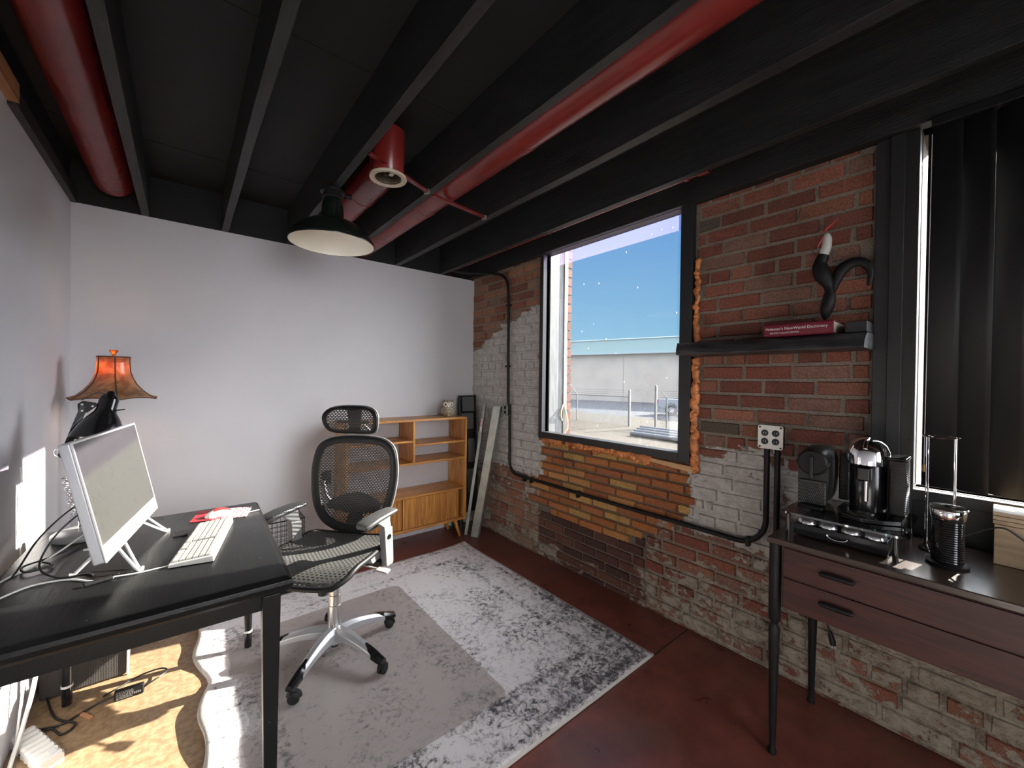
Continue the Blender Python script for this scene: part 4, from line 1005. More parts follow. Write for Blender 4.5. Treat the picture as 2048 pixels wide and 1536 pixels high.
MB().tube([Vector(p)-o_ for p in pth], .0125, 14).build('tube', M_blk, e)
for z in (1.52, 2.05): MB().mm(Vector((XC-.014, 2.722, z-.008))-o_, Vector((WX-.007, 2.766, z+.008))-o_).build('clamp', M_blk, e, bevel=.002)
e = empty('electrical_conduit', (XC, .677, .30), 'short black conduit dropping from the four-way outlet behind the console', 'conduit'); o_ = Vector((XC, .677, .30))
MB().tube([Vector(p)-o_ for p in ((XC, .677, 1.085), (XC, .677, .05))], .0125, 14).build('tube', M_blk, e)
def outlet(loc, label, quad):
    e = empty('outlet_box', loc, label, 'outlet')
    hy, hz = (.053, .056) if quad else (.034, .052)
    MB().mm((-.0, -hy+.004, -hz+.004), (.041, hy-.004, hz-.004)).build('box', mat('dark_box', (.03, .03, .03), .4, metal=.4), e, bevel=.006)
    w = MB(); pl = []
    for cy, cz, a0 in ((hy-.01, hz-.01, 0), (-hy+.01, hz-.01, 90), (-hy+.01, -hz+.01, 180), (hy-.01, -hz+.01, 270)):
        for k in range(5): a = radians(a0+22.5*k); pl.append((0, cy+.01*cos(a), cz+.01*sin(a)))
    w.prism(pl, (-.004, 0, 0), (0, 0, 0)); pt = w.build('cover_plate', mat('zinc_plate', (.74, .73, .68), .35, metal=.15) if quad else M_galv, e)
    for y in ((-.023, .023) if quad else (0,)):
        for z in (-.020, .020):
            s = MB().lathe([(0, 0), (.0155, 0), (.0155, .003), (0, .003)], (-.0035, y, z), 22, (-1, 0, 0)).build('socket', M_gloss, e)
            w = MB(); w.mm((-.0075, y-.0065, z-.005), (-.0066, y-.0050, z+.005)); w.mm((-.0075, y+.0045, z-.004), (-.0066, y+.0060, z+.004)); w.build('slots', M_brushed, s, smooth=0)
    w = MB()
    for sy in (-1, 1):
        for sz in (-1, 1): w.cyl((-.006, sy*(hy-.009), sz*(hz-.009)), (-.004, sy*(hy-.009), sz*(hz-.009)), .0045, n=12)
    w.build('screws', M_blk, pt)
    return e
outlet((2.170, .703, 1.142), 'square metal outlet box with four sockets above the console', True)
outlet((2.170, 2.742, 1.140), 'small black outlet box with two sockets near the far corner', False)
# blank wall access panel in back wall
w = MB()
for a, b in (((1.835, LY-.004, 1.07), (2.085, LY, 1.074)), ((1.835, LY-.004, 1.412), (2.085, LY, 1.416)), ((1.835, LY-.004, 1.07), (1.839, LY, 1.416)), ((2.081, LY-.004, 1.07), (2.085, LY, 1.416))): w.mm(a, b)
w.mm((1.839, LY-.002, 1.074), (2.081, LY, 1.412)); w.build('trim_16', M_wall, kind='structure', smooth=0)
# wall outlet seen through the chair back
e = empty('wall_socket', (.865, LY-.006, .62), 'dark wall socket on back wall behind the chair', 'socket')
MB().mm((-.035, 0, -.055), (.035, .006, .055)).build('plate', M_blk, e, bevel=.002)
w = MB(); w.mm((-.014, -.002, .008), (.014, .0, .036)); w.mm((-.014, -.002, -.036), (.014, .0, -.008)); w.build('socket_faces', M_gloss, e)

# ------------------------------------------------------------------ wall shelf with things
e = empty('wall_shelf', (2.10, .70, 1.54), 'thick black live-edge timber shelf on the brick wall', 'shelf'); o_ = Vector((2.10, .70, 1.54))
w = MB(); random.seed(12); rs = []; n = 46
for k in range(n+1):
    t_ = k/n; y = 1.085-t_*(1.085-.338); rgh = .012*noise.noise(Vector((y*16, 0, 0)))+.006*noise.noise(Vector((y*55, 2, 0)))
    live = min(1, max(0, (t_-.14)/.1)); xf = 1.995+live*(.004+rgh*1.2); xl = 1.985+live*rgh*.4
    b = .006*noise.noise(Vector((y*30, 7, 0)))*live
    rs.append([(xl+.004, y, 1.540), (xl, y, 1.546), (xl+live*.012+b, y, 1.570), (xf+live*.030+b, y, 1.596), (xf+live*.046, y, 1.602), (2.211, y, 1.604), (2.211, y, 1.540)])
w.rings([[Vector(p)-o_ for p in r] for r in rs]); w.build('board', mat('black_stained_timber', (.014, .014, .015), .42, col2=(.055, .055, .058), vscale=18, bump=.8, bscale=40, aniso=(1, .3, 1)), e, smooth=30)
w = MB(); w.mm(Vector((2.06, .342, 1.606))-o_, Vector((2.20, .41, 1.650))-o_); w.build('end_block', M_blackframe, e, bevel=.003)
e = empty('dictionary', (2.115, .565, 1.605), 'thick dark red dictionary lying flat on the black shelf', 'book')
w = MB()
w.rings([[(-.085, y, .001), (-.090, y, .006), (-.093, y, .028), (-.090, y, .050), (-.085, y, .055), (.085, y, .055), (.085, y, .051), (-.080, y, .051), (-.083, y, .028), (-.080, y, .005), (.085, y, .005), (.085, y, .001)] for y in (-.125, .125)])
w.build('cover', mat('maroon_cloth', (.16, .012, .028), .5), e, smooth=30)
MB().mm((-.080, -.121, .0052), (.081, .121, .0508)).build('pages', mat('page_edges', (.45, .42, .34), .8, var=.2, vscale=300, aniso=(.1, .1, 5)), e)
M_ink = mat('silver_foil', (.80, .78, .74), .4)
tb = Vector((-.0945, .005, .033))
text_mesh('title_lettering', "Webster's NewWorld Dictionary", .0165, frame_mtx(tb, (0, -1, 0), (0, 0, 1)), M_ink, e, .0004)
text_mesh('subtitle_lettering', "SECOND COLLEGE EDITION", .0085, frame_mtx(Vector((-.0942, .045, .015)), (0, -1, 0), (0, 0, 1)), M_ink, e, .0004)
# rooster
e = empty('rooster_figurine', (2.13, .49, 1.6605), 'slim black and white rooster figurine standing on the dictionary', 'figurine'); o_ = Vector((2.13, .49, 1.6605))
def V3(y, z, x=2.13): return Vector((x, y, z))-o_
MB().tube(smooth_path([V3(.488, 1.662), V3(.490, 1.70), V3(.478, 1.77), V3(.482, 1.82), V3(.505, 1.875), V3(.512, 1.915), V3(.500, 1.955)], 5), [.006]*3+[.010, .014, .018, .022, .024, .025, .024, .022, .020, .018, .017, .018, .020, .023, .026, .029, .031, .031, .031, .030, .029, .028, .026, .024, .023, .022, .021, .020][:28], 16).build('body', M_blk, e, smooth=80)
MB().tube(smooth_path([V3(.504, 1.945), V3(.492, 1.985), V3(.489, 2.02), V3(.491, 2.045)], 5), [.018]*3+[.018]*4+[.017]*3+[.016, .015, .013, .011, .008, .003], 16).build('head', mat('white_ceramic', (.55, .55, .52), .4), e, smooth=80)
w = MB(); w.tube(smooth_path([V3(.500, 2.050), V3(.492, 2.062), V3(.472, 2.078), V3(.452, 2.092)], 4), [.003, .005, .007, .008, .009, .009, .008, .007, .006, .005, .004, .004, .002], 8, flat=.6)
w.build('comb', mat('red_glaze', (.45, .03, .03), .35), e)
MB().tube([V3(.502, 2.028), V3(.516, 2.008), V3(.524, 1.985)], [.008, .006, .001], 8).build('beak', bpy.data.materials['red_glaze'], e)
MB().tube(smooth_path([V3(.475, 1.79, 2.15), V3(.462, 1.84, 2.15), V3(.440, 1.885, 2.15), V3(.405, 1.905, 2.15), V3(.370, 1.895, 2.15), V3(.350, 1.85, 2.15), V3(.356, 1.80, 2.15)], 4), [.012, .014, .016, .018, .020, .022, .023, .024, .024, .024, .023, .022, .021, .020, .019, .018, .017, .016, .014, .012, .011, .010, .009, .008, .005], 12, flat=.6).build('tail', M_blk, e, smooth=80)
MB().lathe([(0, 0), (.026, 0), (.026, .004), (0, .006)], (0, 0, 0), 20).build('base', M_blk, e)

# ------------------------------------------------------------------ console
e = empty('console_table', (1.94, -.10, 0), 'dark mahogany console with drawers on turned black legs', 'console table'); o_ = Vector((1.94, -.10, 0))
CX0, CX1, CY0, CY1 = 1.700, 2.165, -.86, .556
def cb(a, b): return MB().mm(Vector(a)-o_, Vector(b)-o_)
cb((CX0, CY0, .803), (CX1, CY1, .826)).build('tabletop', M_ctop, e, bevel=.004)
cb((CX0+.018, CY0+.03, .572), (CX1-.01, CY1-.045, .802)).build('carcass', M_mahog, e, bevel=.002)
DY = [(.505, -.10), (-.106, -.80)]
for (ya, yb) in DY:
    for z0, z1 in ((.690, .796), (.578, .686)):
        d = cb((CX0+.010, yb, z0), (CX0+.022, ya, z1)).build('drawer', M_mahog, e, bevel=.0015)
        yc = .347 if ya > 0 else -.45
        w = MB(); zc = (z0+z1)/2+(.006 if z0 > .6 else .014)
        w.tube([Vector((CX0-.006, yc+s_*.048, zc))-o_ for s_ in (-1, -.9, -.5, 0, .5, .9, 1)], [.004, .009, .0105, .0105, .0105, .009, .004], 12, flat=.85, upv=(0, 0, 1))
        for s_ in (-1, 1): w.cyl(Vector((CX0-.002, yc+s_*.032, zc))-o_, Vector((CX0+.012, yc+s_*.032, zc))-o_, .005, n=10)
        w.build('handle', M_blk, d)
TL = [(.0195, .802), (.020, .60), (.0195, .515), (.013, .500), (.0125, .492), (.0185, .478), (.018, .44), (.011, .04), (.010, .028), (.0155, .012), (.014, .002)]
def turned(x, y): MB().lathe([(r, z) for r, z in TL], Vector((x, y, 0))-o_, 24, cap=True).build('leg', M_blk, e)
turned(1.732, .537); turned(2.140, .517); turned(1.732, -.83); turned(2.140, -.83)

# pod stand
ZT = .8265
e = empty('capsule_drawer', (1.93, .36, ZT), 'black capsule drawer stand with smoked glass top on the console', 'capsule drawer'); o_ = Vector((1.93, .36, ZT))
w = MB(); GZ = .915
pl = []
for cx, cy, a0 in ((2.10, .515, 0), (1.79, .515, 90), (1.79, .215, 180), (2.10, .215, 270)):
    for k in range(6): a = radians(a0+18*k); pl.append(Vector((cx+.02*cos(a), cy+.02*sin(a), GZ-.007))-o_)
w.prism(pl, (0, 0, 0), (0, 0, .007)); w.build('glass_top', M_glass, e)
for x, y in ((1.788, .515), (2.10, .515), (1.788, .215), (2.10, .215)): MB().cyl(Vector((x, y, ZT+.0005))-o_, Vector((x, y, GZ-.008))-o_, .008, n=14).build('post', M_gloss, e)
w = MB(); X_, Y_ = (1.80, 2.09), (.235, .50)
w.mm(Vector((X_[0], Y_[0], ZT+.006))-o_, Vector((X_[1], Y_[1], ZT+.012))-o_); w.mm(Vector((X_[0], Y_[0], ZT+.012))-o_, Vector((X_[0]+.006, Y_[1], ZT+.046))-o_)
w.mm(Vector((X_[1]-.006, Y_[0], ZT+.012))-o_, Vector((X_[1], Y_[1], ZT+.046))-o_); w.mm(Vector((X_[0]+.006, Y_[0], ZT+.012))-o_, Vector((X_[1]-.006, Y_[0]+.006, ZT+.046))-o_); w.mm(Vector((X_[0]+.006, Y_[1]-.006, ZT+.012))-o_, Vector((X_[1]-.006, Y_[1], ZT+.046))-o_)
w.build('tray', M_gloss, e, bevel=.001)
w = MB()
w.tube(arc(Vector((1.796, .3675, ZT+.03))-o_, .03, 0, pi, 10, (0, 1, 0), (0, 0, -.45)), .003, 8); w.build('pull', M_chrome, e)
CAPC = [(.55, .56, .58), (.50, .48, .46), (.60, .62, .65), (.45, .60, .66)]
k = 0
for yy in (.466, .401, .336, .271):
    for xx in (1.842, 1.912):
        c = MB().lathe([(0, .0), (.020, 0), (.026, .014), (.028, .030), (.0315, .032), (.0315, .035), (.029, .044), (.022, .054), (.010, .060), (0, .061)], (0,0,0), 24).build('coffee_capsule', mat('capsule_foil', CAPC[k % 4], .18, metal=.9), label=('metallic coffee capsule in the ' + ('front' if xx < 1.87 else 'rear') + ' row, ' + {.466: 'leftmost under the glass top', .401: 'second from left under the glass', .336: 'third from left under the glass', .271: 'rightmost under the glass top'}[yy]), cat='capsule', group='coffee capsules in the drawer', smooth=50)
        c.location = (xx, yy, ZT+.0125); k += 1

# small coffee machine (left)
e = empty('coffee_machine', (1.97, .462, GZ), 'small matte black capsule machine with round face, left on the stand', 'coffee machine'); o_ = Vector((1.97, .462, GZ))
w = MB(); rs = []
for (x, zz, hw, hh) in ((1.912, 0, .050, .155), (1.93, 0, .052, .165), (2.00, 0, .052, .170), (2.06, 0, .048, .165), (2.085, 0, .040, .15)):
    r = []
    for k in range(24):
        a = 2*pi*k/24; cc, ss = cos(a), sin(a)
        y = .470+hw*(abs(cc)**.55)*(1 if cc >= 0 else -1); z = GZ+.165+.068*ss if ss > 0 else GZ+.165+(.155)*(-(abs(ss)**.6))
        r.append(Vector((x, y, z+(hh-.165)*(ss > 0)))-o_)
    rs.append(r)
w.rings(rs); w.build('body', mat('matte_black', (.013, .013, .014), .42), e, smooth=50)
MB().lathe([(0, 0), (.046, 0), (.050, .004), (.050, .014), (.043, .020), (0, .021)], Vector((1.914, .470, GZ+.178))-o_, 36, (-1, 0, 0)).build('round_head', M_blk, e)
w = MB(); w.mm(Vector((1.884, .464, GZ+.115))-o_, Vector((1.900, .477, GZ+.205))-o_); w.build('lever', M_gloss, e, bevel=.003)
w = MB(); w.tube([Vector((1.905, .470+.053*cos(a), GZ+.185+.040*sin(a)))-o_ for a in [pi*(1.0+1.0*k/14) for k in range(15)]], .0035, 8); w.build('handle_bar', M_gloss, e)
M_perf = mat('perforated_grille', (.05, .05, .05), .35, metal=.4)
w = MB(); w.mm(Vector((1.898, .425, GZ+.018))-o_, Vector((1.912, .516, GZ+.108))-o_); gp = w.build('grille_panel', M_perf, e, bevel=.004)
w = MB()
for r_ in range(11):
    for c_ in range(12):
        yy = .431+c_*.0072+(r_ % 2)*.0036; zz = GZ+.026+r_*.0072
        if yy < .512: w.lathe([(.0028, 0), (.0020, .0006)], Vector((1.8979, yy, zz))-o_, 6, (-1, 0, 0), cap=True)
w.build('perforations', M_gloss, gp, smooth=0)['kind'] = 'stuff'
cb2 = MB().mm(Vector((1.875, .430, GZ+.0005))-o_, Vector((1.915, .512, GZ+.014))-o_).build('drip_tray', M_blk, e, bevel=.004)

# large coffee machine (right)
e = empty('coffee_machine', (1.96, .30, GZ), 'large capsule machine with chrome dome lid and ribbed tank, right on stand', 'coffee machine'); o_ = Vector((1.96, .30, GZ))
cx, cy = 1.985, .318
MB().lathe([(0, .02), (.053, .02), (.054, .06), (.054, .195), (.051, .20), (0, .20)], Vector((cx, cy, GZ))-o_, 44).build('column', M_gloss, e, smooth=50)
MB().lathe([(.060, .188), (.0635, .190), (.0635, .215), (.060, .240), (.052, .260), (.038, .276), (.018, .286), (0, .288), (0, .200), (.060, .188)], Vector((cx, cy, GZ))-o_, 48).build('dome_lid', M_chrome, e, smooth=50)
w = MB(); w.tube(smooth_path([Vector(p)-o_ for p in ((cx-.012, cy, GZ+.284), (cx-.045, cy, GZ+.272), (cx-.062, cy, GZ+.25))], 4), .007, 10); w.build('lid_latch', M_chrome, e)
w = MB(); w.mm(Vector((cx-.085, cy-.020, GZ+.135))-o_, Vector((cx-.045, cy+.020, GZ+.185))-o_); w.build('spout_head', M_gloss, e, bevel=.006)
w = MB(); w.tube([Vector(p)-o_ for p in ((cx-.056, cy-.004, GZ+.06), (cx-.056, cy-.004, GZ+.14))], .007, 10); w.build('cup_guide', M_chrome, e)
def ribbed(yc, xc, hw, hd, z0, z1, name):
    w = MB(); rs = []; n = int((z1-z0)/.0032)
    for k in range(n+1):
        z = z0+(z1-z0)*k/n; g_ = .0012*(k % 2)
        r = []
        for j in range(28):
            a = 2*pi*j/28; c_, s_ = cos(a), sin(a)
            r.append(Vector((xc+(hd-g_)*(abs(c_)**.6)*(1 if c_ > 0 else -1), yc+(hw-g_)*(abs(s_)**.6)*(1 if s_ > 0 else -1), z))-o_)
        rs.append(r)
    w.rings(rs); return w.build(name, mat('ribbed_tank', (.09, .09, .09), .22, metal=.5), e, smooth=20)
ribbed(.234, 1.985, .026, .052, GZ+.03, GZ+.216, 'water_tank'); ribbed(.395, 2.055, .020, .040, GZ+.03, GZ+.216, 'used_capsule_bin')
w = MB(); w.mm(Vector((1.933, .208, GZ+.2165))-o_, Vector((2.037, .260, GZ+.228))-o_); w.build('tank_lid', M_gloss, e, bevel=.005)
w = MB(); pl = [Vector((x, y, GZ+.0005))-o_ for x, y in ((2.06, .215), (2.06, .40), (1.95, .40), (1.86, .372), (1.842, .315), (1.86, .262), (1.90, .212))]
w.prism(pl, (0, 0, 0), (0, 0, .016)); w.build('base_tray', M_gloss, e, bevel=.003)
MB().lathe([(0, 0), (.040, 0), (.042, .003), (.036, .006), (0, .006)], Vector((1.890, .318, GZ+.0165))-o_, 32).build('cup_plate', M_brushed, e)
# milk frother
e = empty('milk_frother', (1.895, .108, ZT), 'black ribbed milk frother jug with shiny metal rim and lid', 'milk frother')
prof = [(0, 0), (.036, 0), (.037, .004)]
for k in range(38): z = .008+k*.0036; prof.append((.0375-(.0013 if k % 2 else 0), z))
prof += [(.0375, .148), (.0, .148)]
MB().lathe(prof, (0,0,0), 48).build('jug_body', M_gloss, e, smooth=20)
MB().lathe([(.0380, .148), (.0405, .152), (.0415, .176), (.040, .179), (.036, .179), (.035, .150)], (0,0,0), 44).build('rim', M_chrome, e, smooth=40)
MB().lathe([(0, .178), (.043, .178), (.045, .182), (.043, .186), (.020, .188), (.019, .186), (0, .186)], (0,0,0), 44).build('lid', M_brushed, e, smooth=30)
MB().lathe([(0, .186), (.008, .186), (.008, .190), (0, .190)], (0,0,0), 16).build('lid_knob', M_blk, e)
MB().lathe([(0, -.012), (.048, -.012), (.050, -.004), (.040, 0), (0, 0)], (0, 0, .0125), 40).build('power_base', M_blk, e)
# wire holder behind
e = empty('wire_pod_holder', (2.03, .135, ZT), 'tall slim chrome wire holder standing before the window blind', 'wire holder')
R_ = .047; HH = .395
w = MB(); w.tube([(R_*cos(a*pi/16), R_*sin(a*pi/16), HH) for a in range(32)], .0022, 8, closed=True); w.build('top_ring', M_chrome, e)
MB().lathe([(0, 0), (.05, 0), (.052, .004), (.02, .009), (0, .009)], (0,0,0), 32).build('base', M_chrome, e)
for k in range(4):
    a = pi/4+k*pi/2; MB().tube([(R_*cos(a), R_*sin(a), .005), (R_*cos(a), R_*sin(a), HH)], .002, 8).build('upright', M_chrome, e)
# pine box against the wall at right
e = empty('wooden_crate', (2.09, -.20, ZT), 'slatted pine box with a lid at the right end of console', 'box')
w = MB(); w.mm((-.06, -.20, 0), (.06, .215, .128)); w.build('box_body', M_boxwood, e, bevel=.002)
w = MB()
for k in range(3): w.mm((-.063, -.203, .130+k*.0135), (.063, .218, .142+k*.0135))
w.build('slatted_lid', M_boxwood, e, bevel=.001)
MB().tube(smooth_path([(1.955, .155, .833), (1.98, .02, .95), (2.0, -.04, .93), (2.0, -.10, .86), (1.95, -.16, .832)], 7), .0028, 8).build('black_cord', M_wire_b, loc=(1.96, .0, .83), label='thin black cord looping from behind frother over the pine box', cat='cord')
e = empty('hanging_plug', (2.10, .45, .30), 'black mains plug dangling on its cord beneath the console', 'plug'); o_ = Vector((2.10, .45, .30))
MB().tube(smooth_path([Vector(p)-o_ for p in ((2.145, .468, .572), (2.14, .462, .48), (2.13, .468, .40), (2.135, .455, .345))], 6), .003, 8).build('cord', M_wire_b, e)
w = MB(); w.tube([Vector(p)-o_ for p in ((2.135, .455, .35), (2.134, .452, .335), (2.132, .445, .31), (2.130, .442, .295))], [.004, .009, .012, .010], 10); w.build('plug_body', M_blk, e)
w = MB(); w.cyl(Vector((2.127, .437, .297))-o_, Vector((2.124, .434, .280))-o_, .0022, n=6); w.cyl(Vector((2.135, .448, .297))-o_, Vector((2.132, .445, .280))-o_, .0022, n=6); w.build('prongs', M_brushed, e)

# ------------------------------------------------------------------ office chair
CA = radians(222); e = empty('office_chair', (.592, 2.108, ZM), 'black mesh office chair with headrest on silver five-star base', 'chair', rz=CA-pi/2)
ZO = ZM
SZ = .524-ZO; AX = .058
M_base = mat('satin_alloy', (.58, .59, .61), .34, metal=.65)
# base arms: angle in world 6+72k
for k in range(5):
    a = radians(6+72*k)-(CA-pi/2); d = Vector((cos(a), sin(a), 0)); sd = Vector((-d.y, d.x, 0))
    def sec(r, z, hw, hh): return [d*r+sd*(-hw)+Vector((0,0,z-hh)), d*r+sd*hw+Vector((0,0,z-hh)), d*r+sd*hw*1.0+Vector((0,0,z+hh*.3)), d*r+sd*hw*.45+Vector((0,0,z+hh)), d*r-sd*hw*.45+Vector((0,0,z+hh)), d*r-sd*hw+Vector((0,0,z+hh*.3))]
    prof = [(.025, .114, .030, .030), (.08, .119, .028, .026), (.14, .114, .0255, .022), (.20, .102, .0225, .019), (.26, .084, .020, .016), (.305, .070, .018, .013), (.325, .065, .015, .010)]
    w = MB(); w.rings([sec(*p) for p in prof]); arm_ = w.build('base_arm', M_base, e, smooth=30, bevel=.003)
    w = MB(); w.rings([sec(r, z+.0015, hw*1.03, hh*1.05) for r, z, hw, hh in ((.215, .100, .008, .018), (.24, .092, .016, .0175), (.27, .082, .0200, .0160), (.305, .071, .0185, .0135), (.328, .066, .0155, .0110))])
    w.build('arm_cap', M_gloss, arm_, smooth=30)
    cc = d*.315; w = MB(); w.cyl(cc+Vector((0,0,.045)), cc+Vector((0,0,.064)), .008, n=12)
    cw = random.uniform(-.5, .5)+a+.8; wd = Vector((cos(cw), sin(cw), 0)); ws = Vector((-wd.y, wd.x, 0)); wc = cc+ws*.012+Vector((0,0,.0245))
    w.lathe([(0, -.020), (.018, -.020), (.0245, -.016), (.0245, -.004), (.012, -.003), (.012, .003), (.0245, .004), (.0245, .016), (.018, .020), (0, .020)], wc, 26, wd)
    w.tube([wc+wd*0+Vector((cos(t_)*ws.x*.028, cos(t_)*ws.y*.028, sin(t_)*.028)) for t_ in [pi*k2/8-.1 for k2 in range(9)]], .008, 8, flat=.35)
    w.build('caster', M_blk_soft, e, smooth=40)
MB().lathe([(.0, .055), (.024, .055), (.026, .06), (.034, .085), (.036, .135), (.031, .145), (0, .146)], (0,0,0), 32).build('hub', M_base, e)
MB().lathe([(0, .04), (.018, .04), (.018, .056), (0, .056)], (0,0,0), 20).build('hub_cap', M_blk, e)
w = MB(); w.lathe([(.030, .14), (.0305, .25), (.028, .252), (.0278, .30), (.0255, .302), (.025, .35), (.0225, .352), (.0215, SZ-.06)], (0,0,0), 28, cap=True); w.build('gas_lift', M_brushed, e, smooth=30)
w = MB(); w.hexa([(-.075, -.13, SZ-.075), (.075, -.13, SZ-.075), (.075, .09, SZ-.065), (-.075, .09, SZ-.065), (-.085, -.15, SZ-.025), (.085, -.15, SZ-.025), (.085, .11, SZ-.030), (-.085, .11, SZ-.030)]); w.build('tilt_mechanism', M_blk, e, bevel=.006)
w = MB(); w.cyl((.005, .075, SZ-.065), (.005, .085, SZ-.13), .016, n=16); w.cyl((.005, .083, SZ-.115), (.005, .088, SZ-.165), .023, n=20); w.build('tension_knob', M_blk, e)
w = MB(); w.bar((-.07, -.02, SZ-.05), (-.235, .0, SZ-.062), .010, .006); w.hexa([(-.225, -.018, SZ-.068), (-.225, .018, SZ-.068), (-.285, .022, SZ-.075), (-.285, -.022, SZ-.075), (-.225, -.018, SZ-.058), (-.225, .018, SZ-.058), (-.285, .022, SZ-.066), (-.285, -.022, SZ-.066)]); w.build('height_lever', M_grey, e, bevel=.002)
# seat
def seat_hw(v): return .232+.018*sin(pi*min(1, v*1.05))-.05*max(0, (v-.86)/.14)**2-.035*max(0, (.10-v)/.10)**2
def seatfn(u, v):
    s = (u-.5)*2; hw = seat_hw(v); y = -.225+.45*v+.012*(1-s*s)*(v > .5)*(v-.5)*2
    z = SZ-.012*(1-s*s)*sin(pi*v)+.006*abs(s)**3 - (.055*max(0, (v-.72)/.28)**1.8) + .012*max(0, (.15-v)/.15)
    return Vector((AX+s*hw, y, z))
w = MB(); w.grid(seatfn, 20, 24); w.build('seat', M_seatmesh, e, solid=.004, smooth=70)
lp = [seatfn(0, v/16) for v in range(17)] + [seatfn(u/12, 1) for u in range(1, 13)] + [seatfn(1, 1-v/16) for v in range(1, 17)] + [seatfn(1-u/12, 0) for u in range(1, 12)]
MB().tube([p-Vector((0, 0, .008)) for p in lp], .013, 10, closed=True).build('seat_frame', M_blk, e, smooth=60)
w = MB(); w.grid(lambda u, v: seatfn(.06+.88*u, .10+.82*v)-Vector((0, 0, .022+.01*(1-abs(u-.5)*2))), 12, 12); w.build('seat_pan', M_blk, e, solid=.005, smooth=60)
for s_ in (-1, 1):
    w = MB(); w.hexa([(AX+s_*.215, -.16, SZ-.055), (AX+s_*.25, -.16, SZ-.055), (AX+s_*.25, -.02, SZ-.05), (AX+s_*.215, -.02, SZ-.05), (AX+s_*.20, -.17, SZ-.022), (AX+s_*.246, -.17, SZ-.020), (AX+s_*.246, .0, SZ-.018), (AX+s_*.20, .0, SZ-.020)]); w.build('seat_bracket', M_grey, e, bevel=.004)
# back
BO = [(0, 1.066), (.10, 1.062), (.175, 1.047), (.228, 1.010), (.250, .95), (.258, .88), (.256, .82), (.245, .74), (.222, .665), (.18, .60), (.12, .558), (.05, .538), (0, .535)]
def by(x, z): return -.232-.085*(z-.53)/.53-.02*sin(pi*(z-.53)/.54)+.62*x*x
def bp(x, z, d=0): return Vector((AX+x, by(x, z)+d, z-ZO))
outl = [(x, z) for x, z in BO] + [(-x, z) for x, z in BO[-2:0:-1]]
OP = smooth_path([(x, z, 0) for x, z in outl], 4, closed=True); zc = .80
def inset(p, f): # towards the centre
    return (p.x*f, zc+(p.y-zc)*f)
w = MB(); n = len(OP); R = []
for p in OP:
    xo, zo = p.x, p.y; r_ = sqrt(p.x**2+(p.y-zc)**2); fi = 1-.042/r_; xi, zi = inset(p, fi); xm, zm = inset(p, 1-.02/r_)
    R.append([bp(xo, zo, -.012), bp(xo, zo, .004), bp(xm, zm, .014), bp(xi, zi, .008), bp(xi, zi, -.006), bp(xm, zm, -.018)])
vs = [[w.v(q) for q in r] for r in R]
for i in range(n):
    for j in range(6): w.face([vs[i][j], vs[i][(j+1) % 6], vs[(i+1) % n][(j+1) % 6], vs[(i+1) % n][j]])
w.build('back_frame', M_blk, e, smooth=50)
MB().tube([bp(p.x*1.004, zc+(p.y-zc)*1.004, -.010) for p in OP], .0065, 8, closed=True).build('back_rim', M_grey, e, smooth=60)
w = MB(); cv = w.v(bp(0, zc)); ringsv = []
for f in (.25, .5, .75, .88):
    ringsv.append([w.v(bp(p.x*f, zc+(p.y-zc)*f)) for p in OP])
for i in range(n): w.face([cv, ringsv[0][i], ringsv[0][(i+1) % n]])
for a, b in zip(ringsv, ringsv[1:]):
    for i in range(n): w.face([a[i], b[i], b[(i+1) % n], a[(i+1) % n]])
w.build('back_mesh', M_mesh, e, smooth=70)
# lumbar support, spine
w = MB()
def lum(u, v):
    s = (u-.5)*2; top = .735-.05*s*s; bot = .625+.03*s*s; z = bot+(top-bot)*v; return bp(s*.165, z, -.030-.010*(1-s*s)+.012*sin(pi*v))
w.grid(lum, 16, 6); w.build('lumbar_support', M_blk, e, solid=.016, smooth=70)
w = MB(); w.tube(smooth_path([bp(-.21, .80, -.03), bp(-.18, .70, -.045), bp(-.10, .655, -.05), bp(0, .64, -.055), bp(.10, .655, -.05), bp(.18, .70, -.045), bp(.21, .80, -.03)], 5), .010, 8); w.build('lumbar_bow', M_grey, e)
w = MB(); rs = []
for (y, z, hw, hd) in ((-.30, .70, .035, .012), (-.295, .62, .045, .014), (-.27, .55, .055, .016), (-.235, .49, .05, .018), (-.18, .455, .045, .018), (-.10, .45, .045, .014)):
    rs.append([(AX-hw, y-hd, z-ZO), (AX+hw, y-hd, z-ZO), (AX+hw, y+hd*.4, z-ZO), (AX-hw, y+hd*.4, z-ZO)])
w.rings(rs); w.build('spine', M_blk, e, bevel=.005, smooth=50)
# headrest
HO = [(0, 1.240), (.08, 1.237), (.135, 1.222), (.165, 1.190), (.166, 1.150), (.150, 1.105), (.115, 1.085), (.05, 1.080), (0, 1.080)]
houtl = [(x, z) for x, z in HO] + [(-x, z) for x, z in HO[-2:0:-1]]; HP = smooth_path([(x, z, 0) for x, z in houtl], 4, closed=True); hzc = 1.165
def hy(x, z): return -.305+.9*x*x+.02*cos((z-1.165)*20)
def hp(x, z, d=0): return Vector((AX+.026+x, hy(x, z)+d, z-ZO))
w = MB(); n = len(HP); R = []
for p in HP:
    r_ = sqrt(p.x**2+(p.y-hzc)**2); f1_, f2_ = 1-.012/r_, 1-.026/r_
    a, b, c = (p.x, p.y), (p.x*f1_, hzc+(p.y-hzc)*f1_), (p.x*f2_, hzc+(p.y-hzc)*f2_)
    R.append([hp(*a, -.010), hp(*a, .004), hp(*b, .010), hp(*c, .006), hp(*c, -.004), hp(*b, -.014)])
vs = [[w.v(q) for q in r] for r in R]
for i in range(n):
    for j in range(6): w.face([vs[i][j], vs[i][(j+1) % 6], vs[(i+1) % n][(j+1) % 6], vs[(i+1) % n][j]])
hf = w.build('headrest_frame', M_blk, e, smooth=50)
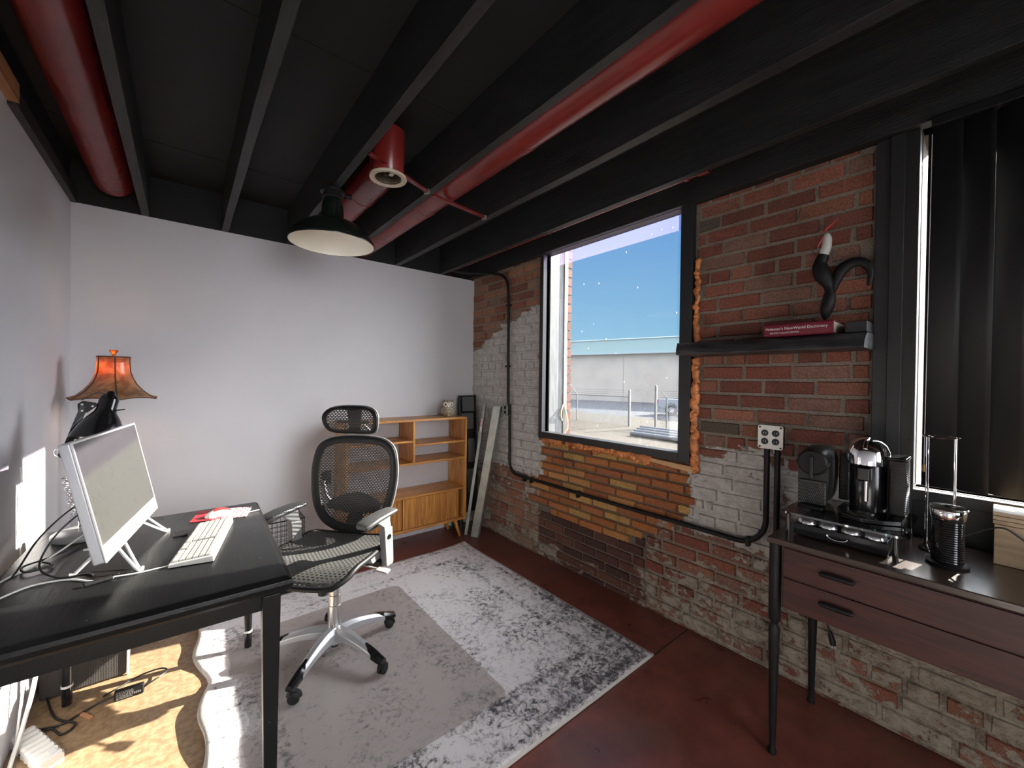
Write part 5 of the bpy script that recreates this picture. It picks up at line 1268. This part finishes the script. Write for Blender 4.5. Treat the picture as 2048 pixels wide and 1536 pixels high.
MB().tube([hp(p.x*1.01, hzc+(p.y-hzc)*1.01, -.008) for p in HP], .005, 8, closed=True).build('headrest_rim', M_grey, hf, smooth=60)
w = MB(); cv = w.v(hp(0, hzc)); ringsv = []
for f in (.4, .7, .86): ringsv.append([w.v(hp(p.x*f, hzc+(p.y-hzc)*f)) for p in HP])
for i in range(n): w.face([cv, ringsv[0][i], ringsv[0][(i+1) % n]])
for a, b in zip(ringsv, ringsv[1:]):
    for i in range(n): w.face([a[i], b[i], b[(i+1) % n], a[(i+1) % n]])
w.build('headrest_mesh', M_mesh, e, smooth=70)
w = MB(); w.hexa([hp(-.035, 1.10, -.030), hp(.035, 1.10, -.030), hp(.035, 1.10, -.015), hp(-.035, 1.10, -.015), hp(-.045, 1.225, -.030), hp(.045, 1.225, -.030), hp(.045, 1.225, -.012), hp(-.045, 1.225, -.012)])
w.tube(smooth_path([hp(-.10, 1.15, -.015), hp(-.05, 1.145, -.035), hp(.05, 1.145, -.035), hp(.10, 1.15, -.015)], 4), .008, 8)
w.build('headrest_bracket', M_blk, e, bevel=.003)
w = MB(); w.tube(smooth_path([hp(-.06, 1.13, -.025), bp(-.055, 1.085, -.03), bp(-.03, 1.055, -.02)], 5), .007, 8); w.tube(smooth_path([hp(.06, 1.13, -.025), bp(.055, 1.085, -.03), bp(.03, 1.055, -.02)], 5), .007, 8); w.build('headrest_stem', M_grey, e)
# arms
AZ = .715-ZO; M_armpad = mat('grey_arm_pad', (.060, .060, .060), .42)
for s_ in (-1, 1):
    x0 = AX+s_*.262; pv = Vector((x0, -.045, 0)); rotm = Matrix.Rotation(radians(-15), 3, 'Z')
    def A(x, y, z): v = rotm @ Vector((x, y, 0)); return Vector((pv.x+v.x, pv.y+v.y, z))
    w = MB(); rs = []
    for y, hw, zt, th in ((-.112, .030, AZ+.002, .014), (-.104, .038, AZ+.006, .022), (-.05, .043, AZ+.006, .026), (.03, .045, AZ, .028), (.095, .044, AZ-.012, .030), (.110, .038, AZ-.018, .026), (.117, .030, AZ-.022, .016)):
        rs.append([A(-hw*.8, y, zt-th), A(hw*.8, y, zt-th), A(hw, y, zt-th*.45), A(hw*.9, y, zt-.003), A(hw*.5, y, zt), A(-hw*.5, y, zt), A(-hw*.9, y, zt-.003), A(-hw, y, zt-th*.45)])
    w.rings(rs); pad = w.build('arm_pad', M_armpad, e, smooth=40, bevel=.002)
    w = MB(); rs = []
    for z, yc, hd, hw in ((AZ-.028, -.02, .052, .018), (AZ-.050, -.035, .038, .016), (AZ-.075, -.055, .026, .015), (AZ-.15, -.060, .024, .014)):
        rs.append([A(-hw, yc-hd, z), A(hw, yc-hd, z), A(hw, yc+hd, z), A(-hw, yc+hd, z)])
    w.rings(rs); w.build('arm_post', M_grey, e, bevel=.004)
    w = MB(); rs = []
    for z, yc, hd, hw in ((AZ-.085, -.058, .030, .019), (AZ-.20, -.066, .029, .019), (AZ-.27, -.072, .027, .018), (AZ-.285, -.074, .022, .015)):
        rs.append([A(-hw, yc-hd, z), A(hw, yc-hd, z), A(hw, yc+hd, z), A(-hw, yc+hd, z)])
    w.rings(rs); sl_ = w.build('arm_sleeve', M_grey, e, bevel=.004)
    q = A(s_*.0195, -.062, AZ-.13); MB().lathe([(0, 0), (.013, 0), (.012, .003), (0, .003)], q, 18, rotm @ Vector((s_, 0, 0))).build('height_button', M_gloss, sl_)
    w = MB(); w.bar((AX+s_*.05, -.07, SZ-.048), (x0-s_*.0, -.085, AZ-.262), .045, .022); w.build('arm_bracket', M_blk, e, bevel=.004)

# ------------------------------------------------------------------ under the desk and cables
e = empty('storage_basket', (-.305, 2.70, 0), 'dark grey woven fabric basket on the floor behind the desk', 'basket')
M_weave = bpy.data.materials.new('grey_weave'); M_weave.use_nodes = True; g = NG(M_weave); tc = g.n('TexCoord')
wv = g.n('TexWave', wave_type='BANDS', bands_direction='X'); g.put(wv.inputs[0], tc.outputs['Object']); wv.inputs['Scale'].default_value = 60
wv2 = g.n('TexWave', wave_type='BANDS', bands_direction='Z'); g.put(wv2.inputs[0], tc.outputs['Object']); wv2.inputs['Scale'].default_value = 70
ff = g.math('MULTIPLY', wv.outputs['Fac'], wv2.outputs['Fac']); g.put(g.b.inputs['Base Color'], g.mix(ff, (.040, .033, .029), (.085, .074, .066))); g.b.inputs['Roughness'].default_value = .9; g.bump(ff, .4, .004)
w = MB(); w.rings([[(-.17-d, -.12, z), (.105+d, -.12, z), (.105+d, .13, z), (-.17-d, .13, z)] for z, d in ((0, 0), (.15, .003), (.33, .006))]); w.build('basket_body', M_weave, e, bevel=.012)
w = MB(); w.mm((.106, -.126, .0), (.113, -.118, .33)); w.build('edge_piping', M_white, e)
# white tower block at lower left and cables
e = empty('power_block', (-.415, 2.235, .001), 'white ribbed surge protector block lying on the floor', 'power strip', rz=radians(-63.5))
w = MB(); n = 8; rs = []
for k in range(0, n*6+1):
    x = -.13+.26*k/(n*6); ff_ = .0035*abs(sin(pi*k/6)); hw = .031+ff_
    rs.append([(x, -hw, .002), (x, hw, .002), (x, hw, .032+ff_*.5), (x, hw-.006, .038+ff_), (x, -hw+.006, .038+ff_), (x, -hw, .032+ff_*.5)])
w.rings(rs); w.build('housing', M_white, e, smooth=30)
w = MB(); w.mm((.085, .000, .0395), (.115, .020, .0425)); w.build('rocker_switch', mat('pale_grey', (.6, .6, .6), .4), e, bevel=.001)
MB().cyl((-.02, -.038, .018), (-.02, -.033, .018), .004, n=8).build('keyhole', M_blk, e)
e = empty('power_adapter', (-.178, 2.395, .0005), 'black laptop-style power adapter with printed label on the floor', 'power adapter', rz=radians(-4))
w = MB(); w.mm((-.048, -.011, 0), (.048, .011, .042)); w.build('brick', M_blk, e, bevel=.005)
w = MB(); random.seed(2)
for r_ in range(6):
    x = -.040
    while x < .012:
        L = random.uniform(.002, .008); w.mm((x, -.0116, .006+r_*.0055), (x+L, -.0111, .0085+r_*.0055)); x += L+random.uniform(.001, .003)
for k in range(4): w.mm((.016+k*.006, -.0116, .012), (.020+k*.006, -.0111, .020))
w.build('printed_label', M_logo, e, smooth=0)
MB().tube(smooth_path([(.048, 0, .02), (.07, .004, .03), (.10, .02, .035), (.12, .06, .03), (.09, .11, .02), (0.02, .12, .01), (-.05, .08, .006), (-.09, .05, .006)], 6), .0035, 8).build('dc_cord', M_wire_b, e)
MB().tube(smooth_path([(-.048, 0, .02), (-.10, .01, .006), (-.16, -.03, .005), (-.20, -.05, .005), (-.30, -.02, .005)], 6), .004, 8).build('mains_cord', M_wire_b, e)
def cable(pts, r, m, label, name='cable'):
    return MB().tube(smooth_path(pts, 7), r, 8).build(name, m, loc=Vector(pts[0]), label=label, cat='cable', smooth=80)
cable([(-.46, 2.62, .01), (-.40, 2.42, .006), (-.33, 2.33, .006), (-.36, 2.29, .006), (-.40, 2.35, .008), (-.44, 2.33, .006)], .004, M_wire_b, 'black cable looped on the floor by the desk leg')
cable([(-.45, 2.50, .55), (-.425, 2.36, .40), (-.43, 2.30, .25), (-.455, 2.28, .10), (-.47, 2.20, .012), (-.45, 2.10, .008), (-.47, 1.98, .008)], .0065, M_wire_w, 'thick white cable hanging from desk at lower left')
cable([(-.475, 2.44, .56), (-.46, 2.38, .40), (-.465, 2.33, .22), (-.475, 2.29, .04)], .004, M_wire_w, 'thin white cable hanging beside the thick white one')
w = MB(); w.bar((-.33, 2.40, .004), (-.285, 2.33, .004), .012, .006); w.build('paint_stick', mat('bare_stick', (.50, .24, .12), .7), loc=(-.31, 2.36, 0), label='small bare wooden stick on the floor near desk leg', cat='stick')
# desk-top cables
ZD = .7505
cable([(-.42, 1.80, ZD+.003), (-.36, 1.87, ZD+.003), (-.28, 1.86, ZD+.003), (-.22, 1.80, ZD+.003), (-.17, 1.79, ZD+.003)], .003, M_wire_w, 'white usb cable lying along front half of desk', 'usb_cable')
cable([(-.17, 1.79, ZD+.006), (-.12, 1.785, ZD+.004), (-.06, 1.79, ZD+.003), (-.02, 1.80, ZD+.003)], .0022, M_wire_w, 'thin pale lead between the dark connector and the keyboard', 'usb_cable')
w = MB(); w.bar((-.235, 1.770, ZD+.007), (-.172, 1.788, ZD+.007), .016, .010); w.build('usb_connector', M_blk, loc=(-.20, 1.78, ZD), label='dark cable connector lying on desk before the computer', cat='connector', bevel=.003)
cable([(-.20, 2.06, .95), (-.26, 2.04, .93), (-.33, 2.02, .86), (-.36, 1.97, .78), (-.31, 1.90, ZD+.003), (-.24, 1.88, ZD+.003), (-.22, 1.84, ZD+.004)], .0028, M_wire_b, 'black cable drooping in a tall loop behind the computer')
cable([(-.20, 2.10, .96), (-.30, 2.16, .92), (-.38, 2.10, .84), (-.42, 2.00, ZD+.004), (-.44, 1.85, ZD+.003), (-.445, 1.70, ZD+.003)], .0028, M_wire_b, 'black cable sweeping down from computer to desk left edge')
cable([(-.21, 2.20, .86), (-.30, 2.12, .80), (-.38, 2.06, ZD+.004), (-.43, 1.98, ZD+.004), (-.45, 1.90, ZD+.003)], .0028, M_wire_w, 'white cable sweeping down from computer to desk left edge')
cable([(-.38, 2.08, ZD+.008), (-.34, 2.02, ZD+.008), (-.39, 1.99, ZD+.009), (-.41, 2.05, ZD+.010), (-.36, 2.10, ZD+.010), (-.30, 2.20, ZD+.006)], .0032, M_wire_b, 'black cable knotted on the desk beside left wall')
cable([(LX+.004, 2.42, 1.04), (LX+.006, 2.43, .95), (LX+.004, 2.42, .86), (LX+.006, 2.41, .70), (LX+.006, 2.41, .45)], .003, M_wire_w, 'thin pale cable hanging down the left wall')
# black tray at the front left corner of desk
w = MB(); w.mm((-.445, 1.52, ZD), (-.385, 1.60, ZD+.010)); w.build('black_case', M_blk, loc=(-.41, 1.56, ZD), label='small flat black case at the desk front left corner', cat='case', bevel=.002)
w = MB(); w.mm((-.03, 2.10, ZD+.0002), (.015, 2.16, ZD+.006)); w.build('black_card', M_blk, loc=(0, 2.13, ZD), label='small flat black card on desk between keyboard and computer', cat='card', bevel=.002)
